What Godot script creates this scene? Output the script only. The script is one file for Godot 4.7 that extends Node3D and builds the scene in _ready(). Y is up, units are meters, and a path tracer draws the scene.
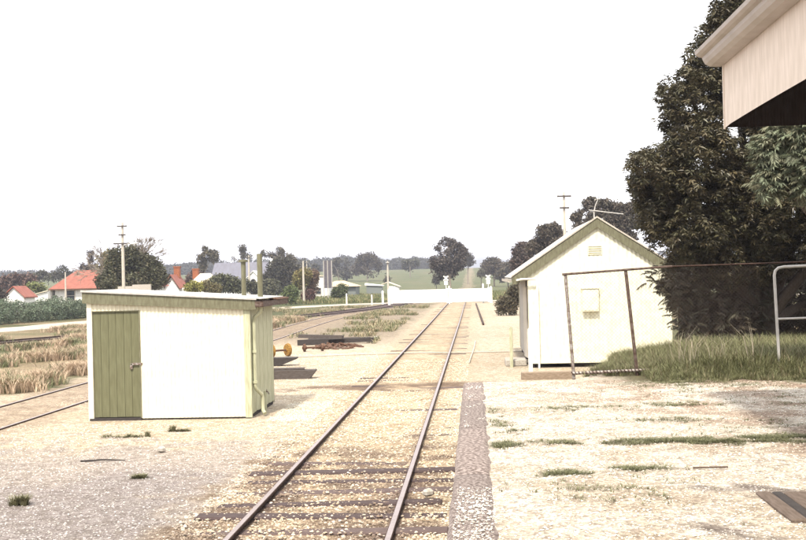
extends Node3D
# A country railway yard seen from the end of a platform. Metres, y up, the line runs along -z.
# Yard level is y = 0, platform level y = 1.

var rng := RandomNumberGenerator.new()
var taken := {}
var leaf_tris := 0
var M := {}
var N1 := FastNoiseLite.new()
var N2 := FastNoiseLite.new()
var N3 := FastNoiseLite.new()
var clump_far: ArrayMesh
var clump_far2: ArrayMesh
var rosette: ArrayMesh
var frond: ArrayMesh

# ---------------------------------------------------------------- mesh helper
class Mb:
	var v := PackedVector3Array()
	var n := PackedVector3Array()
	var c := PackedColorArray()
	func tri(a: Vector3, b: Vector3, d: Vector3) -> void:
		var m := (d - a).cross(b - a).normalized()
		v.append(a); v.append(b); v.append(d)
		n.append(m); n.append(m); n.append(m)
	func quad(a: Vector3, b: Vector3, d: Vector3, e: Vector3) -> void:
		tri(a, b, d); tri(a, d, e)
	func squad(a: Vector3, b: Vector3, d: Vector3, e: Vector3, na: Vector3, nb: Vector3, nd: Vector3, ne: Vector3) -> void:
		if (d - a).cross(b - a).dot(na + nd) < 0.0:
			for p in [a, d, b, a, e, d]: v.append(p)
			for p in [na, nd, nb, na, ne, nd]: n.append(p)
		else:
			for p in [a, b, d, a, d, e]: v.append(p)
			for p in [na, nb, nd, na, nd, ne]: n.append(p)
	# a box of eight corners: bottom ring then top ring, each counter-clockwise seen from above
	func hexa(p: Array) -> void:
		quad(p[0], p[1], p[2], p[3])
		quad(p[4], p[7], p[6], p[5])
		for i in 4:
			var j := (i + 1) % 4
			quad(p[i], p[i + 4], p[j + 4], p[j])
	func box(x0: float, y0: float, z0: float, x1: float, y1: float, z1: float) -> void:
		hexa([Vector3(x0, y0, z1), Vector3(x1, y0, z1), Vector3(x1, y0, z0), Vector3(x0, y0, z0), Vector3(x0, y1, z1), Vector3(x1, y1, z1), Vector3(x1, y1, z0), Vector3(x0, y1, z0)])
	func tbox(t: Transform3D, s: Vector3) -> void:
		var h := s * 0.5
		var p := []
		for q in [Vector3(-1, -1, 1), Vector3(1, -1, 1), Vector3(1, -1, -1), Vector3(-1, -1, -1), Vector3(-1, 1, 1), Vector3(1, 1, 1), Vector3(1, 1, -1), Vector3(-1, 1, -1)]:
			p.append(t * (q * h))
		hexa(p)
	# a box with its edges planed off by b
	func cbox(t: Transform3D, s: Vector3, b: float) -> void:
		var h := s * 0.5
		var ring := func(y: float, k: float) -> Array:
			var o := []
			var hx := h.x - k
			var hz := h.z - k
			for q in [[-hx + b, hz], [hx - b, hz], [hx, hz - b], [hx, -hz + b], [hx - b, -hz], [-hx + b, -hz], [-hx, -hz + b], [-hx, hz - b]]:
				o.append(t * Vector3(q[0], y, q[1]))
			return o
		var rs := [ring.call(-h.y, b), ring.call(-h.y + b, 0.0), ring.call(h.y - b, 0.0), ring.call(h.y, b)]
		for k in 3:
			for i in 8:
				var j := (i + 1) % 8
				quad(rs[k][i], rs[k + 1][i], rs[k + 1][j], rs[k][j])
		for i in range(1, 7):
			tri(rs[3][0], rs[3][i + 1], rs[3][i])
			tri(rs[0][0], rs[0][i], rs[0][i + 1])
	func tube(pts: Array, rad: Array, seg := 8) -> void:
		var rings := []
		var norms := []
		for i in pts.size():
			var d: Vector3 = (pts[mini(i + 1, pts.size() - 1)] - pts[maxi(i - 1, 0)]).normalized()
			var s := d.cross(Vector3(0.31, 0.17, 0.93)).normalized()
			if absf(d.z) > 0.9: s = d.cross(Vector3(0.93, 0.31, 0.1)).normalized()
			var w := d.cross(s).normalized()
			var ring := []
			var nr := []
			var r: float = rad[mini(i, rad.size() - 1)]
			for k in seg:
				var a := TAU * k / seg
				var o := s * cos(a) + w * sin(a)
				ring.append(pts[i] + o * r)
				nr.append(o)
			rings.append(ring)
			norms.append(nr)
		for i in pts.size() - 1:
			for k in seg:
				var j := (k + 1) % seg
				squad(rings[i][k], rings[i][j], rings[i + 1][j], rings[i + 1][k], norms[i][k], norms[i][j], norms[i + 1][j], norms[i + 1][k])
		var l := pts.size() - 1
		for k in range(1, seg - 1):
			tri(rings[0][0], rings[0][k + 1], rings[0][k])
			tri(rings[l][0], rings[l][k], rings[l][k + 1])
	# a closed outline in x-y (counter-clockwise seen from +z) pushed from z0 to z1
	func prism(o: Array, z0: float, z1: float, t := Transform3D()) -> void:
		var pv := PackedVector2Array()
		for p in o: pv.append(p)
		var idx := Geometry2D.triangulate_polygon(pv)
		for i in range(0, idx.size(), 3):
			var a: Vector2 = o[idx[i]]
			var b: Vector2 = o[idx[i + 1]]
			var d: Vector2 = o[idx[i + 2]]
			if (b - a).cross(d - a) > 0.0:
				var e := b
				b = d
				d = e
			tri(t * Vector3(a.x, a.y, z1), t * Vector3(b.x, b.y, z1), t * Vector3(d.x, d.y, z1))
			tri(t * Vector3(a.x, a.y, z0), t * Vector3(d.x, d.y, z0), t * Vector3(b.x, b.y, z0))
		for i in o.size():
			var j := (i + 1) % o.size()
			quad(t * Vector3(o[i].x, o[i].y, z0), t * Vector3(o[i].x, o[i].y, z1), t * Vector3(o[j].x, o[j].y, z1), t * Vector3(o[j].x, o[j].y, z0))
	# a corrugated sheet hung in the plane through "at", along unit u (across the ribs) and w (along them), with ribs standing along f
	func ripple(at: Vector3, u: Vector3, w: Vector3, f: Vector3, x0: float, x1: float, bot: Callable, top: Callable, pitch: float, amp: float, per := 8) -> void:
		var steps := int(ceil((x1 - x0) / pitch * per))
		for i in steps:
			var q := []
			var m := []
			for k in 2:
				var x := x0 + (x1 - x0) * float(i + k) / steps
				var a := TAU * x / pitch
				q.append([at + u * x + w * float(bot.call(x)) + f * amp * sin(a), at + u * x + w * float(top.call(x)) + f * amp * sin(a)])
				m.append((f - u * (amp * TAU / pitch * cos(a))).normalized())
			squad(q[0][0], q[0][1], q[1][1], q[1][0], m[0], m[0], m[1], m[1])
	func mesh() -> ArrayMesh:
		var a := []
		a.resize(Mesh.ARRAY_MAX)
		a[Mesh.ARRAY_VERTEX] = v
		a[Mesh.ARRAY_NORMAL] = n
		if c.size() == v.size(): a[Mesh.ARRAY_COLOR] = c
		var m := ArrayMesh.new()
		m.add_surface_from_arrays(Mesh.PRIMITIVE_TRIANGLES, a)
		return m

func numbered(called: String) -> String:
	taken[called] = taken.get(called, -1) + 1
	return called if taken[called] == 0 else "%s_%03d" % [called, taken[called]]
func put(b: Mb, called: String, m: Material, parent: Node) -> MeshInstance3D:
	var o := MeshInstance3D.new()
	o.mesh = b.mesh()
	o.material_override = m
	o.name = called if parent != self else numbered(called)
	parent.add_child(o, true)
	return o
func mesh_at(mesh: Mesh, called: String, m: Material, parent: Node, t: Transform3D) -> MeshInstance3D:
	var o := MeshInstance3D.new()
	o.mesh = mesh
	o.material_override = m
	o.name = called if parent != self else numbered(called)
	o.transform = t
	parent.add_child(o, true)
	return o
func tag(o: Node, label: String, category: String, group := "", kind := "") -> Node:
	if label: o.set_meta("label", label)
	if category: o.set_meta("category", category)
	if group: o.set_meta("group", group)
	if kind: o.set_meta("kind", kind)
	return o
func thing(called: String, label: String, category: String, at: Vector3, turn := 0.0, group := "") -> Node3D:
	var o := Node3D.new()
	o.name = numbered(called)
	o.position = at
	o.rotation.y = turn
	add_child(o)
	tag(o, label, category, group)
	return o
func xform(x: float, y: float, z: float, ry := 0.0, rx := 0.0, rz := 0.0) -> Transform3D:
	return Transform3D(Basis.from_euler(Vector3(rx, ry, rz)), Vector3(x, y, z))
func ss(t: float) -> float:
	t = clampf(t, 0.0, 1.0)
	return t * t * (3.0 - 2.0 * t)

# ---------------------------------------------------------------- materials
func noise_tex(freq: float, lo: Color, hi: Color, kind := 0, size := 512, oct := 4, seed_ := 1, mid := -1.0) -> NoiseTexture2D:
	var f := FastNoiseLite.new()
	f.seed = seed_
	f.frequency = freq
	if kind == 1:
		f.noise_type = FastNoiseLite.TYPE_CELLULAR
		f.cellular_return_type = FastNoiseLite.RETURN_CELL_VALUE
		f.fractal_type = FastNoiseLite.FRACTAL_NONE
	elif kind == 2:
		f.noise_type = FastNoiseLite.TYPE_CELLULAR
		f.cellular_return_type = FastNoiseLite.RETURN_DISTANCE
		f.fractal_type = FastNoiseLite.FRACTAL_NONE
	else:
		f.noise_type = FastNoiseLite.TYPE_SIMPLEX
		f.fractal_octaves = oct
	var t := NoiseTexture2D.new()
	t.width = size
	t.height = size
	t.seamless = true
	t.noise = f
	var g := Gradient.new()
	g.set_color(0, lo)
	g.set_color(1, hi)
	if mid > 0.0:
		g.set_offset(0, mid - 0.25)
		g.set_offset(1, mid + 0.25)
	t.color_ramp = g
	return t
func lin(r: float, g: float, b: float) -> Color:
	return Color(r, g, b).linear_to_srgb()
func mat(col: Color, rough := 0.85, tex: Texture2D = null, scale := Vector3.ONE, world := true) -> StandardMaterial3D:
	var m := StandardMaterial3D.new()
	m.albedo_color = col
	m.roughness = rough
	m.metallic_specular = 0.35
	if tex:
		m.albedo_texture = tex
		m.uv1_triplanar = true
		m.uv1_world_triplanar = world
		m.uv1_scale = scale
	return m
func materials() -> void:
	var wear := noise_tex(0.012, Color(0.88, 0.87, 0.85), Color(1, 1, 1), 0, 512, 5, 3)
	var streak := noise_tex(0.02, Color(0.78, 0.76, 0.73), Color(1, 1, 1), 0, 512, 5, 7)
	var rusty := noise_tex(0.02, Color(0.5, 0.4, 0.34), Color(1, 1, 1), 0, 512, 5, 9)
	var stones := noise_tex(0.13, Color(0.72, 0.69, 0.68), Color(1.0, 0.99, 0.98), 1, 1024, 1, 5)
	var bumps := noise_tex(0.13, Color(0, 0, 0), Color(1, 1, 1), 2, 1024, 1, 5)
	var blotch := noise_tex(0.03, Color(0.78, 0.76, 0.73), Color(1, 1, 1), 0, 1024, 6, 21)
	var V := Vector3(1, 1, 1)
	M.cream = mat(lin(0.80, 0.76, 0.60), 0.6, wear, V * 0.7)
	M.house = mat(lin(0.80, 0.785, 0.63), 0.6, wear, V * 0.5)
	M.white = mat(lin(0.80, 0.80, 0.78), 0.6, wear, V * 0.8)
	M.green = mat(lin(0.172, 0.168, 0.110), 0.55, streak, Vector3(1.4, 0.35, 1.4))
	M.door = mat(lin(0.138, 0.138, 0.078), 0.6, wear, Vector3(2.2, 0.3, 2.2))
	M.palegreen = mat(lin(0.51, 0.525, 0.375), 0.6, streak, Vector3(2.0, 0.2, 2.0))
	M.greypaint = mat(lin(0.42, 0.40, 0.38), 0.7, streak, Vector3(2.0, 0.2, 2.0))
	M.pinkcream = mat(lin(0.77, 0.67, 0.59), 0.65, wear, Vector3(1.5, 0.25, 1.5))
	M.gutter = mat(lin(0.47, 0.42, 0.39), 0.5, wear, V * 0.35)
	M.oldgutter = mat(lin(0.17, 0.135, 0.12), 0.8, rusty, V)
	M.galv = mat(lin(0.50, 0.48, 0.46), 0.5, wear, V)
	M.galv.metallic = 0.25
	M.steel = mat(lin(0.45, 0.44, 0.43), 0.45, rusty, V * 1.2)
	M.steel.metallic = 0.4
	M.rust = mat(lin(0.19, 0.12, 0.085), 0.9, rusty, V)
	M.railside = mat(lin(0.085, 0.055, 0.045), 0.9, rusty, V * 0.8)
	M.railtop = mat(lin(0.30, 0.25, 0.25), 0.45, wear, V)
	M.railtop.metallic = 0.35
	M.sleeper = mat(lin(0.080, 0.058, 0.058), 0.95, streak, Vector3(0.5, 2.0, 3.0))
	M.sleeper2 = mat(lin(0.125, 0.092, 0.088), 0.95, streak, Vector3(0.5, 2.0, 3.0))
	M.darkwood = mat(lin(0.055, 0.048, 0.047), 0.9, streak, Vector3(0.6, 2.5, 2.5))
	M.greywood = mat(lin(0.10, 0.085, 0.08), 0.9, streak, Vector3(0.6, 2.5, 2.5))
	M.palewood = mat(lin(0.56, 0.52, 0.46), 0.85, streak, Vector3(3.0, 0.3, 3.0))
	M.tanwood = mat(lin(0.30, 0.235, 0.18), 0.9, streak, Vector3(0.6, 2.5, 2.5))
	M.yellow = mat(lin(0.46, 0.29, 0.07), 0.75, rusty, V * 2.0)
	M.redroof = mat(lin(0.30, 0.105, 0.075), 0.7, streak, V * 0.15)
	M.brick = mat(lin(0.46, 0.19, 0.095), 0.9, rusty, V)
	M.greyroof = mat(lin(0.15, 0.15, 0.185), 0.7, wear, V * 0.2)
	M.creamroof = mat(lin(0.62, 0.56, 0.44), 0.7, wear, V * 0.2)
	M.tanroof = mat(lin(0.50, 0.40, 0.28), 0.8, wear, V * 0.2)
	M.teal = mat(lin(0.16, 0.175, 0.165), 0.7)
	M.dark = mat(lin(0.012, 0.011, 0.010), 0.6)
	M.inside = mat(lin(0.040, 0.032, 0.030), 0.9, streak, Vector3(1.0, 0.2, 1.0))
	M.signboard = mat(lin(0.11, 0.10, 0.115), 0.7, wear, V * 0.4)
	M.concrete = mat(lin(0.46, 0.43, 0.39), 0.9, blotch, V * 0.5)
	M.glass = mat(lin(0.03, 0.035, 0.04), 0.08)
	M.bark = mat(lin(0.11, 0.09, 0.075), 0.95, streak, Vector3(2, 0.4, 2))
	M.palebark = mat(lin(0.30, 0.26, 0.22), 0.95, streak, Vector3(2, 0.4, 2))
	var crust := noise_tex(0.045, Color(0.56, 0.53, 0.52), Color(1, 1, 1), 0, 1024, 5, 33, 0.5)
	M.coping = mat(lin(0.33, 0.275, 0.25), 0.95, crust, V * 0.4)
	M.coping2 = mat(lin(0.28, 0.235, 0.215), 0.95, crust, V * 0.5)
	M.plank = mat(lin(0.15, 0.115, 0.095), 0.95, streak, Vector3(2.5, 1.0, 0.4))
	# ground: colours of its patches come with the vertices, the stones from the texture
	M.ground = mat(Color.WHITE, 0.95, stones, V * 0.28)
	M.ground.vertex_color_use_as_albedo = true
	M.ground.heightmap_enabled = true
	M.ground.heightmap_texture = bumps
	M.ground.heightmap_scale = 1.6
	M.ground.detail_enabled = true
	M.ground.detail_albedo = blotch
	M.ground.detail_blend_mode = BaseMaterial3D.BLEND_MODE_MUL
	M.ground.detail_uv_layer = BaseMaterial3D.DETAIL_UV_2
	M.ground.uv2_triplanar = true
	M.ground.uv2_world_triplanar = true
	M.ground.uv2_scale = V * 0.11
	M.road = mat(lin(0.50, 0.46, 0.39), 0.95, stones, V * 0.25)
	M.hill = mat(lin(0.07, 0.085, 0.06), 1.0, blotch, V * 0.004)
	M.stone = mat(Color.WHITE, 0.9)
	M.stone.vertex_color_use_as_albedo = true
	M.leaf = mat(Color.WHITE, 0.6)
	M.leaf.vertex_color_use_as_albedo = true
	M.leaf.backlight_enabled = true
	M.leaf.backlight = lin(0.03, 0.035, 0.015)
	M.gloss = mat(Color.WHITE, 0.42)
	M.gloss.metallic_specular = 0.4
	M.gloss.vertex_color_use_as_albedo = true
	M.blade = mat(Color.WHITE, 0.7)
	M.blade.vertex_color_use_as_albedo = true
	M.blade.backlight_enabled = true
	M.blade.backlight = lin(0.05, 0.055, 0.02)

# ---------------------------------------------------------------- ground
func gh(x: float, z: float) -> float:
	return 6.0 * ss((-z - 230.0) / 300.0) * (1.0 - 0.75 * ss((x - 10.0) / 120.0))
func nz(n: FastNoiseLite, x: float, z: float) -> float:
	return n.get_noise_2d(x, z)
func edge(d: float, w: float, n: float) -> float:   # 1 inside (d < 0), 0 outside, with an uneven border
	return ss(0.5 - (d + n) / w)
func siding_a(z: float) -> float:   # centre of the near siding
	if z > -52.0: return -9.65
	var t := clampf((-52.0 - z) / 58.0, 0.0, 1.0)
	return lerpf(-9.65, -6.2, t * t) - 0.9 * sin(t * PI) * 0.6
func siding_b(z: float) -> float:
	var t := clampf((-48.0 - z) / 64.0, 0.0, 1.0)
	return lerpf(-23.5, -7.5, 1.0 - pow(1.0 - t, 1.9))
func ground_color(x: float, z: float) -> Color:
	var a := nz(N1, x, z)
	var b := nz(N2, x, z)
	var c := nz(N3, x, z)
	var cream := Color(0.64, 0.58, 0.475)
	var k := cream.lerp(Color(0.58, 0.505, 0.385), clampf(0.4 + b * 1.2, 0, 1))
	# field
	var grass := Color(0.105, 0.125, 0.050).lerp(Color(0.15, 0.15, 0.065), clampf(0.5 + a * 1.4, 0, 1))
	var dry := Color(0.36, 0.30, 0.19).lerp(Color(0.27, 0.22, 0.14), clampf(0.5 + b * 1.5, 0, 1))
	var far := grass.lerp(dry, clampf(0.25 + c * 1.0 + a * 0.8, 0.0, 1.0))
	if z < -112.0:
		far = Color(0.105, 0.135, 0.052).lerp(Color(0.17, 0.165, 0.075), clampf(0.35 + c * 1.2 + a * 0.6, 0, 1))
	if z < -180.0:
		far = Color(0.13, 0.165, 0.065).lerp(Color(0.16, 0.165, 0.08), clampf(0.3 + c * 1.2, 0, 1))
	var out_l := -x - 11.6                         # beyond the siding to the left
	var w_field := edge(-out_l, 2.0, a * 2.5 + b)
	w_field = maxf(w_field, ss((-z - 104.0) / 12.0))
	w_field = maxf(w_field, edge(6.0 - x, 3.0, a * 2.0))
	k = k.lerp(far, w_field)
	# between the siding and the main line, farther out: thin grass on grey dirt
	if z < -42.0 and z > -110.0 and x < -3.2 and x > -14.0:
		var m := ss((-z - 42.0) / 10.0) * edge(x + 3.6, 1.5, b)
		k = k.lerp(Color(0.34, 0.29, 0.22).lerp(Color(0.17, 0.17, 0.085), clampf(0.25 + a * 1.3 + c * 1.1, 0, 1)), m * 0.9)
	# grey ballast stone on the near left
	var g := edge(x + 2.9 + 0.12 * (z + 12.0), 1.4, b * 1.6) * edge(-18.6 - z, 2.4, b * 2.2 + a)
	var grey := Color(0.30, 0.275, 0.275).lerp(Color(0.44, 0.40, 0.36), clampf(0.35 + c * 1.8 + a * 1.4, 0, 1))
	k = k.lerp(grey, g * 0.92)
	# tan dirt and brown stone along the main line
	var off := absf(x + 1.73)
	if z > -118.0:
		var t := edge(off - 1.45, 0.7, b * 0.6)
		k = k.lerp(Color(0.61, 0.52, 0.38).lerp(Color(0.50, 0.40, 0.275), clampf(0.35 + b * 2.2, 0, 1)), t * 0.85)
		var near := edge(-17.0 - z, 5.0, b * 3.0)
		k = k.lerp(Color(0.20, 0.145, 0.105).lerp(Color(0.44, 0.35, 0.25), clampf(0.42 + b * 2.6, 0, 1)), t * near * 0.95)
		# worn grease-dark dirt right along each rail
		for s in [-0.8, 0.8]:
			var r := edge(absf(x + 1.73 - s) - 0.10, 0.12, b * 0.12)
			k = k.lerp(Color(0.15, 0.105, 0.085), r * (0.35 + 0.45 * near))
	elif off < 2.2:
		k = k.lerp(Color(0.32, 0.28, 0.19), edge(off - 1.2, 1.0, b) * 0.85)
	# damp brown dirt across the line
	var pd := maxf(absf(z + 27.0 + b * 0.8) - 0.55, maxf(-4.3 - x, x + 0.3))
	k = k.lerp(Color(0.20, 0.14, 0.10), edge(pd, 0.7, a * 0.5 + b * 0.7) * 0.92)
	# two sidings on brown-grey dirt
	for s in [siding_a(z), siding_b(z)]:
		var sd: float = absf(x - s)
		if sd < 3.0 and z > -116.0:
			k = k.lerp(Color(0.44, 0.36, 0.27).lerp(Color(0.33, 0.26, 0.20), clampf(0.5 + b * 2.0, 0, 1)), edge(sd - 1.3, 0.8, b) * 0.75)
	var j := 1.0 + c * 0.12
	return Color(k.r * j, k.g * j, k.b * j)
func platform_h(x: float, z: float) -> float:
	var start := -17.3 - 7.0 * ss((x - 1.3) / 2.4)
	var run := 0.9 + 3.5 * ss((x - 2.2) / 2.0)
	return 1.0 - 1.06 * ss((start - z) / run) + 0.012 * nz(N2, x * 2.0, z * 2.0)
func platform_color(x: float, z: float) -> Color:
	var a := nz(N1, x * 1.7, z * 2.2)
	var b := nz(N2, x, z)
	var c := nz(N3, x * 3.0, z * 3.0)
	var k := Color(0.70, 0.66, 0.58).lerp(Color(0.58, 0.52, 0.43), clampf(0.25 + a * 1.2 + b * 1.3, 0, 1))
	# pinker, dirtier gravel towards the right and the fence
	var p := ss((x - 1.6 + (-z - 12.0) * 0.16) / 2.6 + a * 0.9)
	k = k.lerp(Color(0.42, 0.33, 0.26), p * clampf(0.55 + b * 2.0, 0, 1))
	k = k.lerp(Color(0.16, 0.15, 0.085), edge(z + 16.7, 0.6, b * 1.1) * ss((x - 1.7) / 0.8))
	# dark grit round the timber cover
	var pd := maxf(1.80 - x, absf(z + 7.85) - 0.62)
	k = k.lerp(Color(0.20, 0.17, 0.16), edge(pd, 0.4, b * 0.9 + c * 0.3) * 0.85)
	return k
func sheet(xs: PackedFloat32Array, zs: PackedFloat32Array, hf: Callable, cf: Callable) -> ArrayMesh:
	var nx := xs.size()
	var v := PackedVector3Array()
	var n := PackedVector3Array()
	var col := PackedColorArray()
	var idx := PackedInt32Array()
	for z in zs:
		for x in xs:
			v.append(Vector3(x, hf.call(x, z), z))
			n.append(Vector3(hf.call(x - 0.05, z) - hf.call(x + 0.05, z), 0.1, hf.call(x, z - 0.05) - hf.call(x, z + 0.05)).normalized())
			col.append(cf.call(x, z))
	for j in zs.size() - 1:
		for i in nx - 1:
			var p := j * nx + i
			idx.append_array(PackedInt32Array([p, p + nx, p + 1, p + 1, p + nx, p + nx + 1]))
	var a := []
	a.resize(Mesh.ARRAY_MAX)
	a[Mesh.ARRAY_VERTEX] = v
	a[Mesh.ARRAY_NORMAL] = n
	a[Mesh.ARRAY_COLOR] = col
	a[Mesh.ARRAY_INDEX] = idx
	var m := ArrayMesh.new()
	m.add_surface_from_arrays(Mesh.PRIMITIVE_TRIANGLES, a)
	return m
func steps(list: Array) -> PackedFloat32Array:   # [from, to, step, growth] pieces joined
	var o := PackedFloat32Array()
	for s in list:
		var x: float = s[0]
		var d: float = s[2]
		while (x < s[1] if d > 0 else x > s[1]):
			o.append(x)
			x += d
			d *= s[3]
	o.append(list[-1][1])
	return o
func ribbon(pts: Array, w: float, y: float) -> Mb:   # a strip along a path
	var b := Mb.new()
	var L := []
	var R := []
	for i in pts.size():
		var d: Vector3 = (pts[mini(i + 1, pts.size() - 1)] - pts[maxi(i - 1, 0)]).normalized()
		var s := Vector3(-d.z, 0, d.x)
		var e := 0.25 * rng.randf_range(-1, 1)
		L.append(pts[i] - s * (w * 0.5 + e) + Vector3(0, y, 0))
		R.append(pts[i] + s * (w * 0.5 - e) + Vector3(0, y, 0))
	for i in pts.size() - 1:
		b.quad(L[i], L[i + 1], R[i + 1], R[i])
	return b
func spline(c: Array, per := 12) -> Array:
	var cu := Curve3D.new()
	for i in c.size():
		var t: Vector3 = (c[mini(i + 1, c.size() - 1)] - c[maxi(i - 1, 0)]) / 6.0
		cu.add_point(c[i], -t, t)
	var o := []
	for i in c.size() - 1:
		for k in per:
			o.append(cu.sample(i, float(k) / per))
	o.append(c[-1])
	return o

# ---------------------------------------------------------------- leaves, stones and grass
func leaf(b: Mb, at: Vector3, dir: Vector3, up: Vector3, l: float, w: float, shade: float) -> void:
	var s := dir.cross(up).normalized() * w * 0.5
	var m := at + dir * l * 0.45 + up * l * 0.06
	var e := at + dir * l - up * l * 0.12
	b.tri(at, m - s, e)
	b.tri(at, e, m + s)
	for i in 6: b.c.append(Color(shade, shade, shade))
func rand_dir() -> Vector3:
	var z := rng.randf_range(-1, 1)
	var a := rng.randf() * TAU
	var r := sqrt(1.0 - z * z)
	return Vector3(r * cos(a), z, r * sin(a))
func make_leaf_meshes() -> void:
	for k in 2:
		var b := Mb.new()
		for i in 12:
			var p := rand_dir() * rng.randf_range(0.15, 0.55)
			var d := (rand_dir() + Vector3(0, -0.25 if k else 0.15, 0)).normalized()
			leaf(b, p, d, rand_dir(), rng.randf_range(0.30, 0.55), rng.randf_range(0.16, 0.27), rng.randf_range(0.7, 1.25))
		if k == 0: clump_far = b.mesh()
		else: clump_far2 = b.mesh()
	var r := Mb.new()
	for i in 11:
		var a := TAU * i / 5.5 + rng.randf() * 0.5
		var d := Vector3(cos(a), rng.randf_range(-0.75, 0.35), sin(a)).normalized()
		leaf(r, Vector3(0, rng.randf_range(-0.25, 0.2), 0) + d * 0.06, d, (Vector3.UP + rand_dir() * 0.4).normalized(), rng.randf_range(0.5, 0.75), rng.randf_range(0.17, 0.26), rng.randf_range(0.7, 1.25))
	rosette = r.mesh()
	var f := Mb.new()
	for i in 9:
		var t := float(i) / 8.0
		var p := Vector3(0, -0.35 * t * t, 0.9 * t)
		for s in [-1, 1]:
			leaf(f, p, Vector3(s * 0.8, -0.35 - rng.randf() * 0.4, 0.45).normalized(), Vector3.UP, rng.randf_range(0.4, 0.55), 0.13, rng.randf_range(0.75, 1.2))
	leaf(f, Vector3(0, -0.35, 0.9), Vector3(0, -0.6, 0.8).normalized(), Vector3.UP, 0.5, 0.13, 1.0)
	frond = f.mesh()
func multi(mesh: Mesh, xf: Array, cols: Array, called: String, m: Material, parent: Node) -> MultiMeshInstance3D:
	var mm := MultiMesh.new()
	mm.transform_format = MultiMesh.TRANSFORM_3D
	mm.use_colors = true
	mm.mesh = mesh
	mm.instance_count = xf.size()
	for i in xf.size():
		mm.set_instance_transform(i, xf[i])
		mm.set_instance_color(i, cols[i])
	var o := MultiMeshInstance3D.new()
	o.multimesh = mm
	o.material_override = m
	o.name = called if parent != self else numbered(called)
	parent.add_child(o, true)
	return o
func crown(parent: Node, lobes: Array, count: int, size: float, col: Color, mesh: Mesh, m: Material, called := "crown", inner := 0.55, gap := -0.10) -> void:
	var src := mesh.surface_get_arrays(0)
	var sv: PackedVector3Array = src[Mesh.ARRAY_VERTEX]
	var sn: PackedVector3Array = src[Mesh.ARRAY_NORMAL]
	var sc: PackedColorArray = src[Mesh.ARRAY_COLOR]
	var tints := []   # ten tones of the leaf colour
	for k in 10:
		var j := 0.7 + 0.06 * k
		var hue := rng.randf_range(0.92, 1.1)
		var tc := PackedColorArray()
		for q in sc: tc.append(Color(q.r * col.r * j * hue, q.g * col.g * j, q.b * col.b * j))
		tints.append(tc)
	var v := PackedVector3Array()
	var nn := PackedVector3Array()
	var cc := PackedColorArray()
	var tot := 0.0
	for l in lobes: tot += l[3] * l[4]
	for l in lobes:
		var n := int(count * l[3] * l[4] / tot)
		for i in n:
			var d := rand_dir()
			var r := lerpf(inner, 1.04, pow(rng.randf(), 0.6))
			var p := Vector3(l[0] + d.x * l[3] * r, l[1] + d.y * l[4] * r, l[2] + d.z * l[5] * r)
			if N3.get_noise_3d(p.x * 5.0 / size, p.y * 6.5 / size, p.z * 5.0 / size) < gap: continue
			var s := size * rng.randf_range(0.7, 1.3)
			if p.y < s * 0.3: continue
			var bs := Basis.from_euler(Vector3(rng.randf_range(-0.6, 0.6), rng.randf() * TAU, rng.randf_range(-0.6, 0.6)))
			v.append_array(Transform3D(bs.scaled(Vector3(s, s, s)), p) * sv)
			nn.append_array(Transform3D(bs, Vector3.ZERO) * sn)
			cc.append_array(tints[rng.randi() % 10])
	var a := []
	a.resize(Mesh.ARRAY_MAX)
	a[Mesh.ARRAY_VERTEX] = v
	a[Mesh.ARRAY_NORMAL] = nn
	a[Mesh.ARRAY_COLOR] = cc
	var am := ArrayMesh.new()
	am.add_surface_from_arrays(Mesh.PRIMITIVE_TRIANGLES, a)
	leaf_tris += v.size() / 3
	mesh_at(am, called, m, parent, Transform3D())
func trunk_and_limbs(parent: Node, lobes: Array, girth: float, m: Material) -> void:
	var b := Mb.new()
	var low := 1e9
	var mid := Vector3.ZERO
	for l in lobes:
		low = minf(low, l[1])
		mid += Vector3(l[0], l[1], l[2]) / lobes.size()
	var fork := Vector3(mid.x * 0.35, maxf(low * 0.75, 0.2), mid.z * 0.35)
	b.tube([Vector3(0, -0.25, 0), Vector3(fork.x * 0.4, fork.y * 0.5, 0), fork], [girth * 1.25, girth, girth * 0.8], 7)
	for l in lobes:
		var e := Vector3(l[0], l[1] + l[4] * 0.3, l[2])
		var q := fork.lerp(e, 0.5) + Vector3(0, (e - fork).length() * 0.08, 0)
		b.tube([fork, q, e], [girth * 0.6, girth * 0.38, girth * 0.12], 5)
	put(b, "trunk", m, parent)
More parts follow.
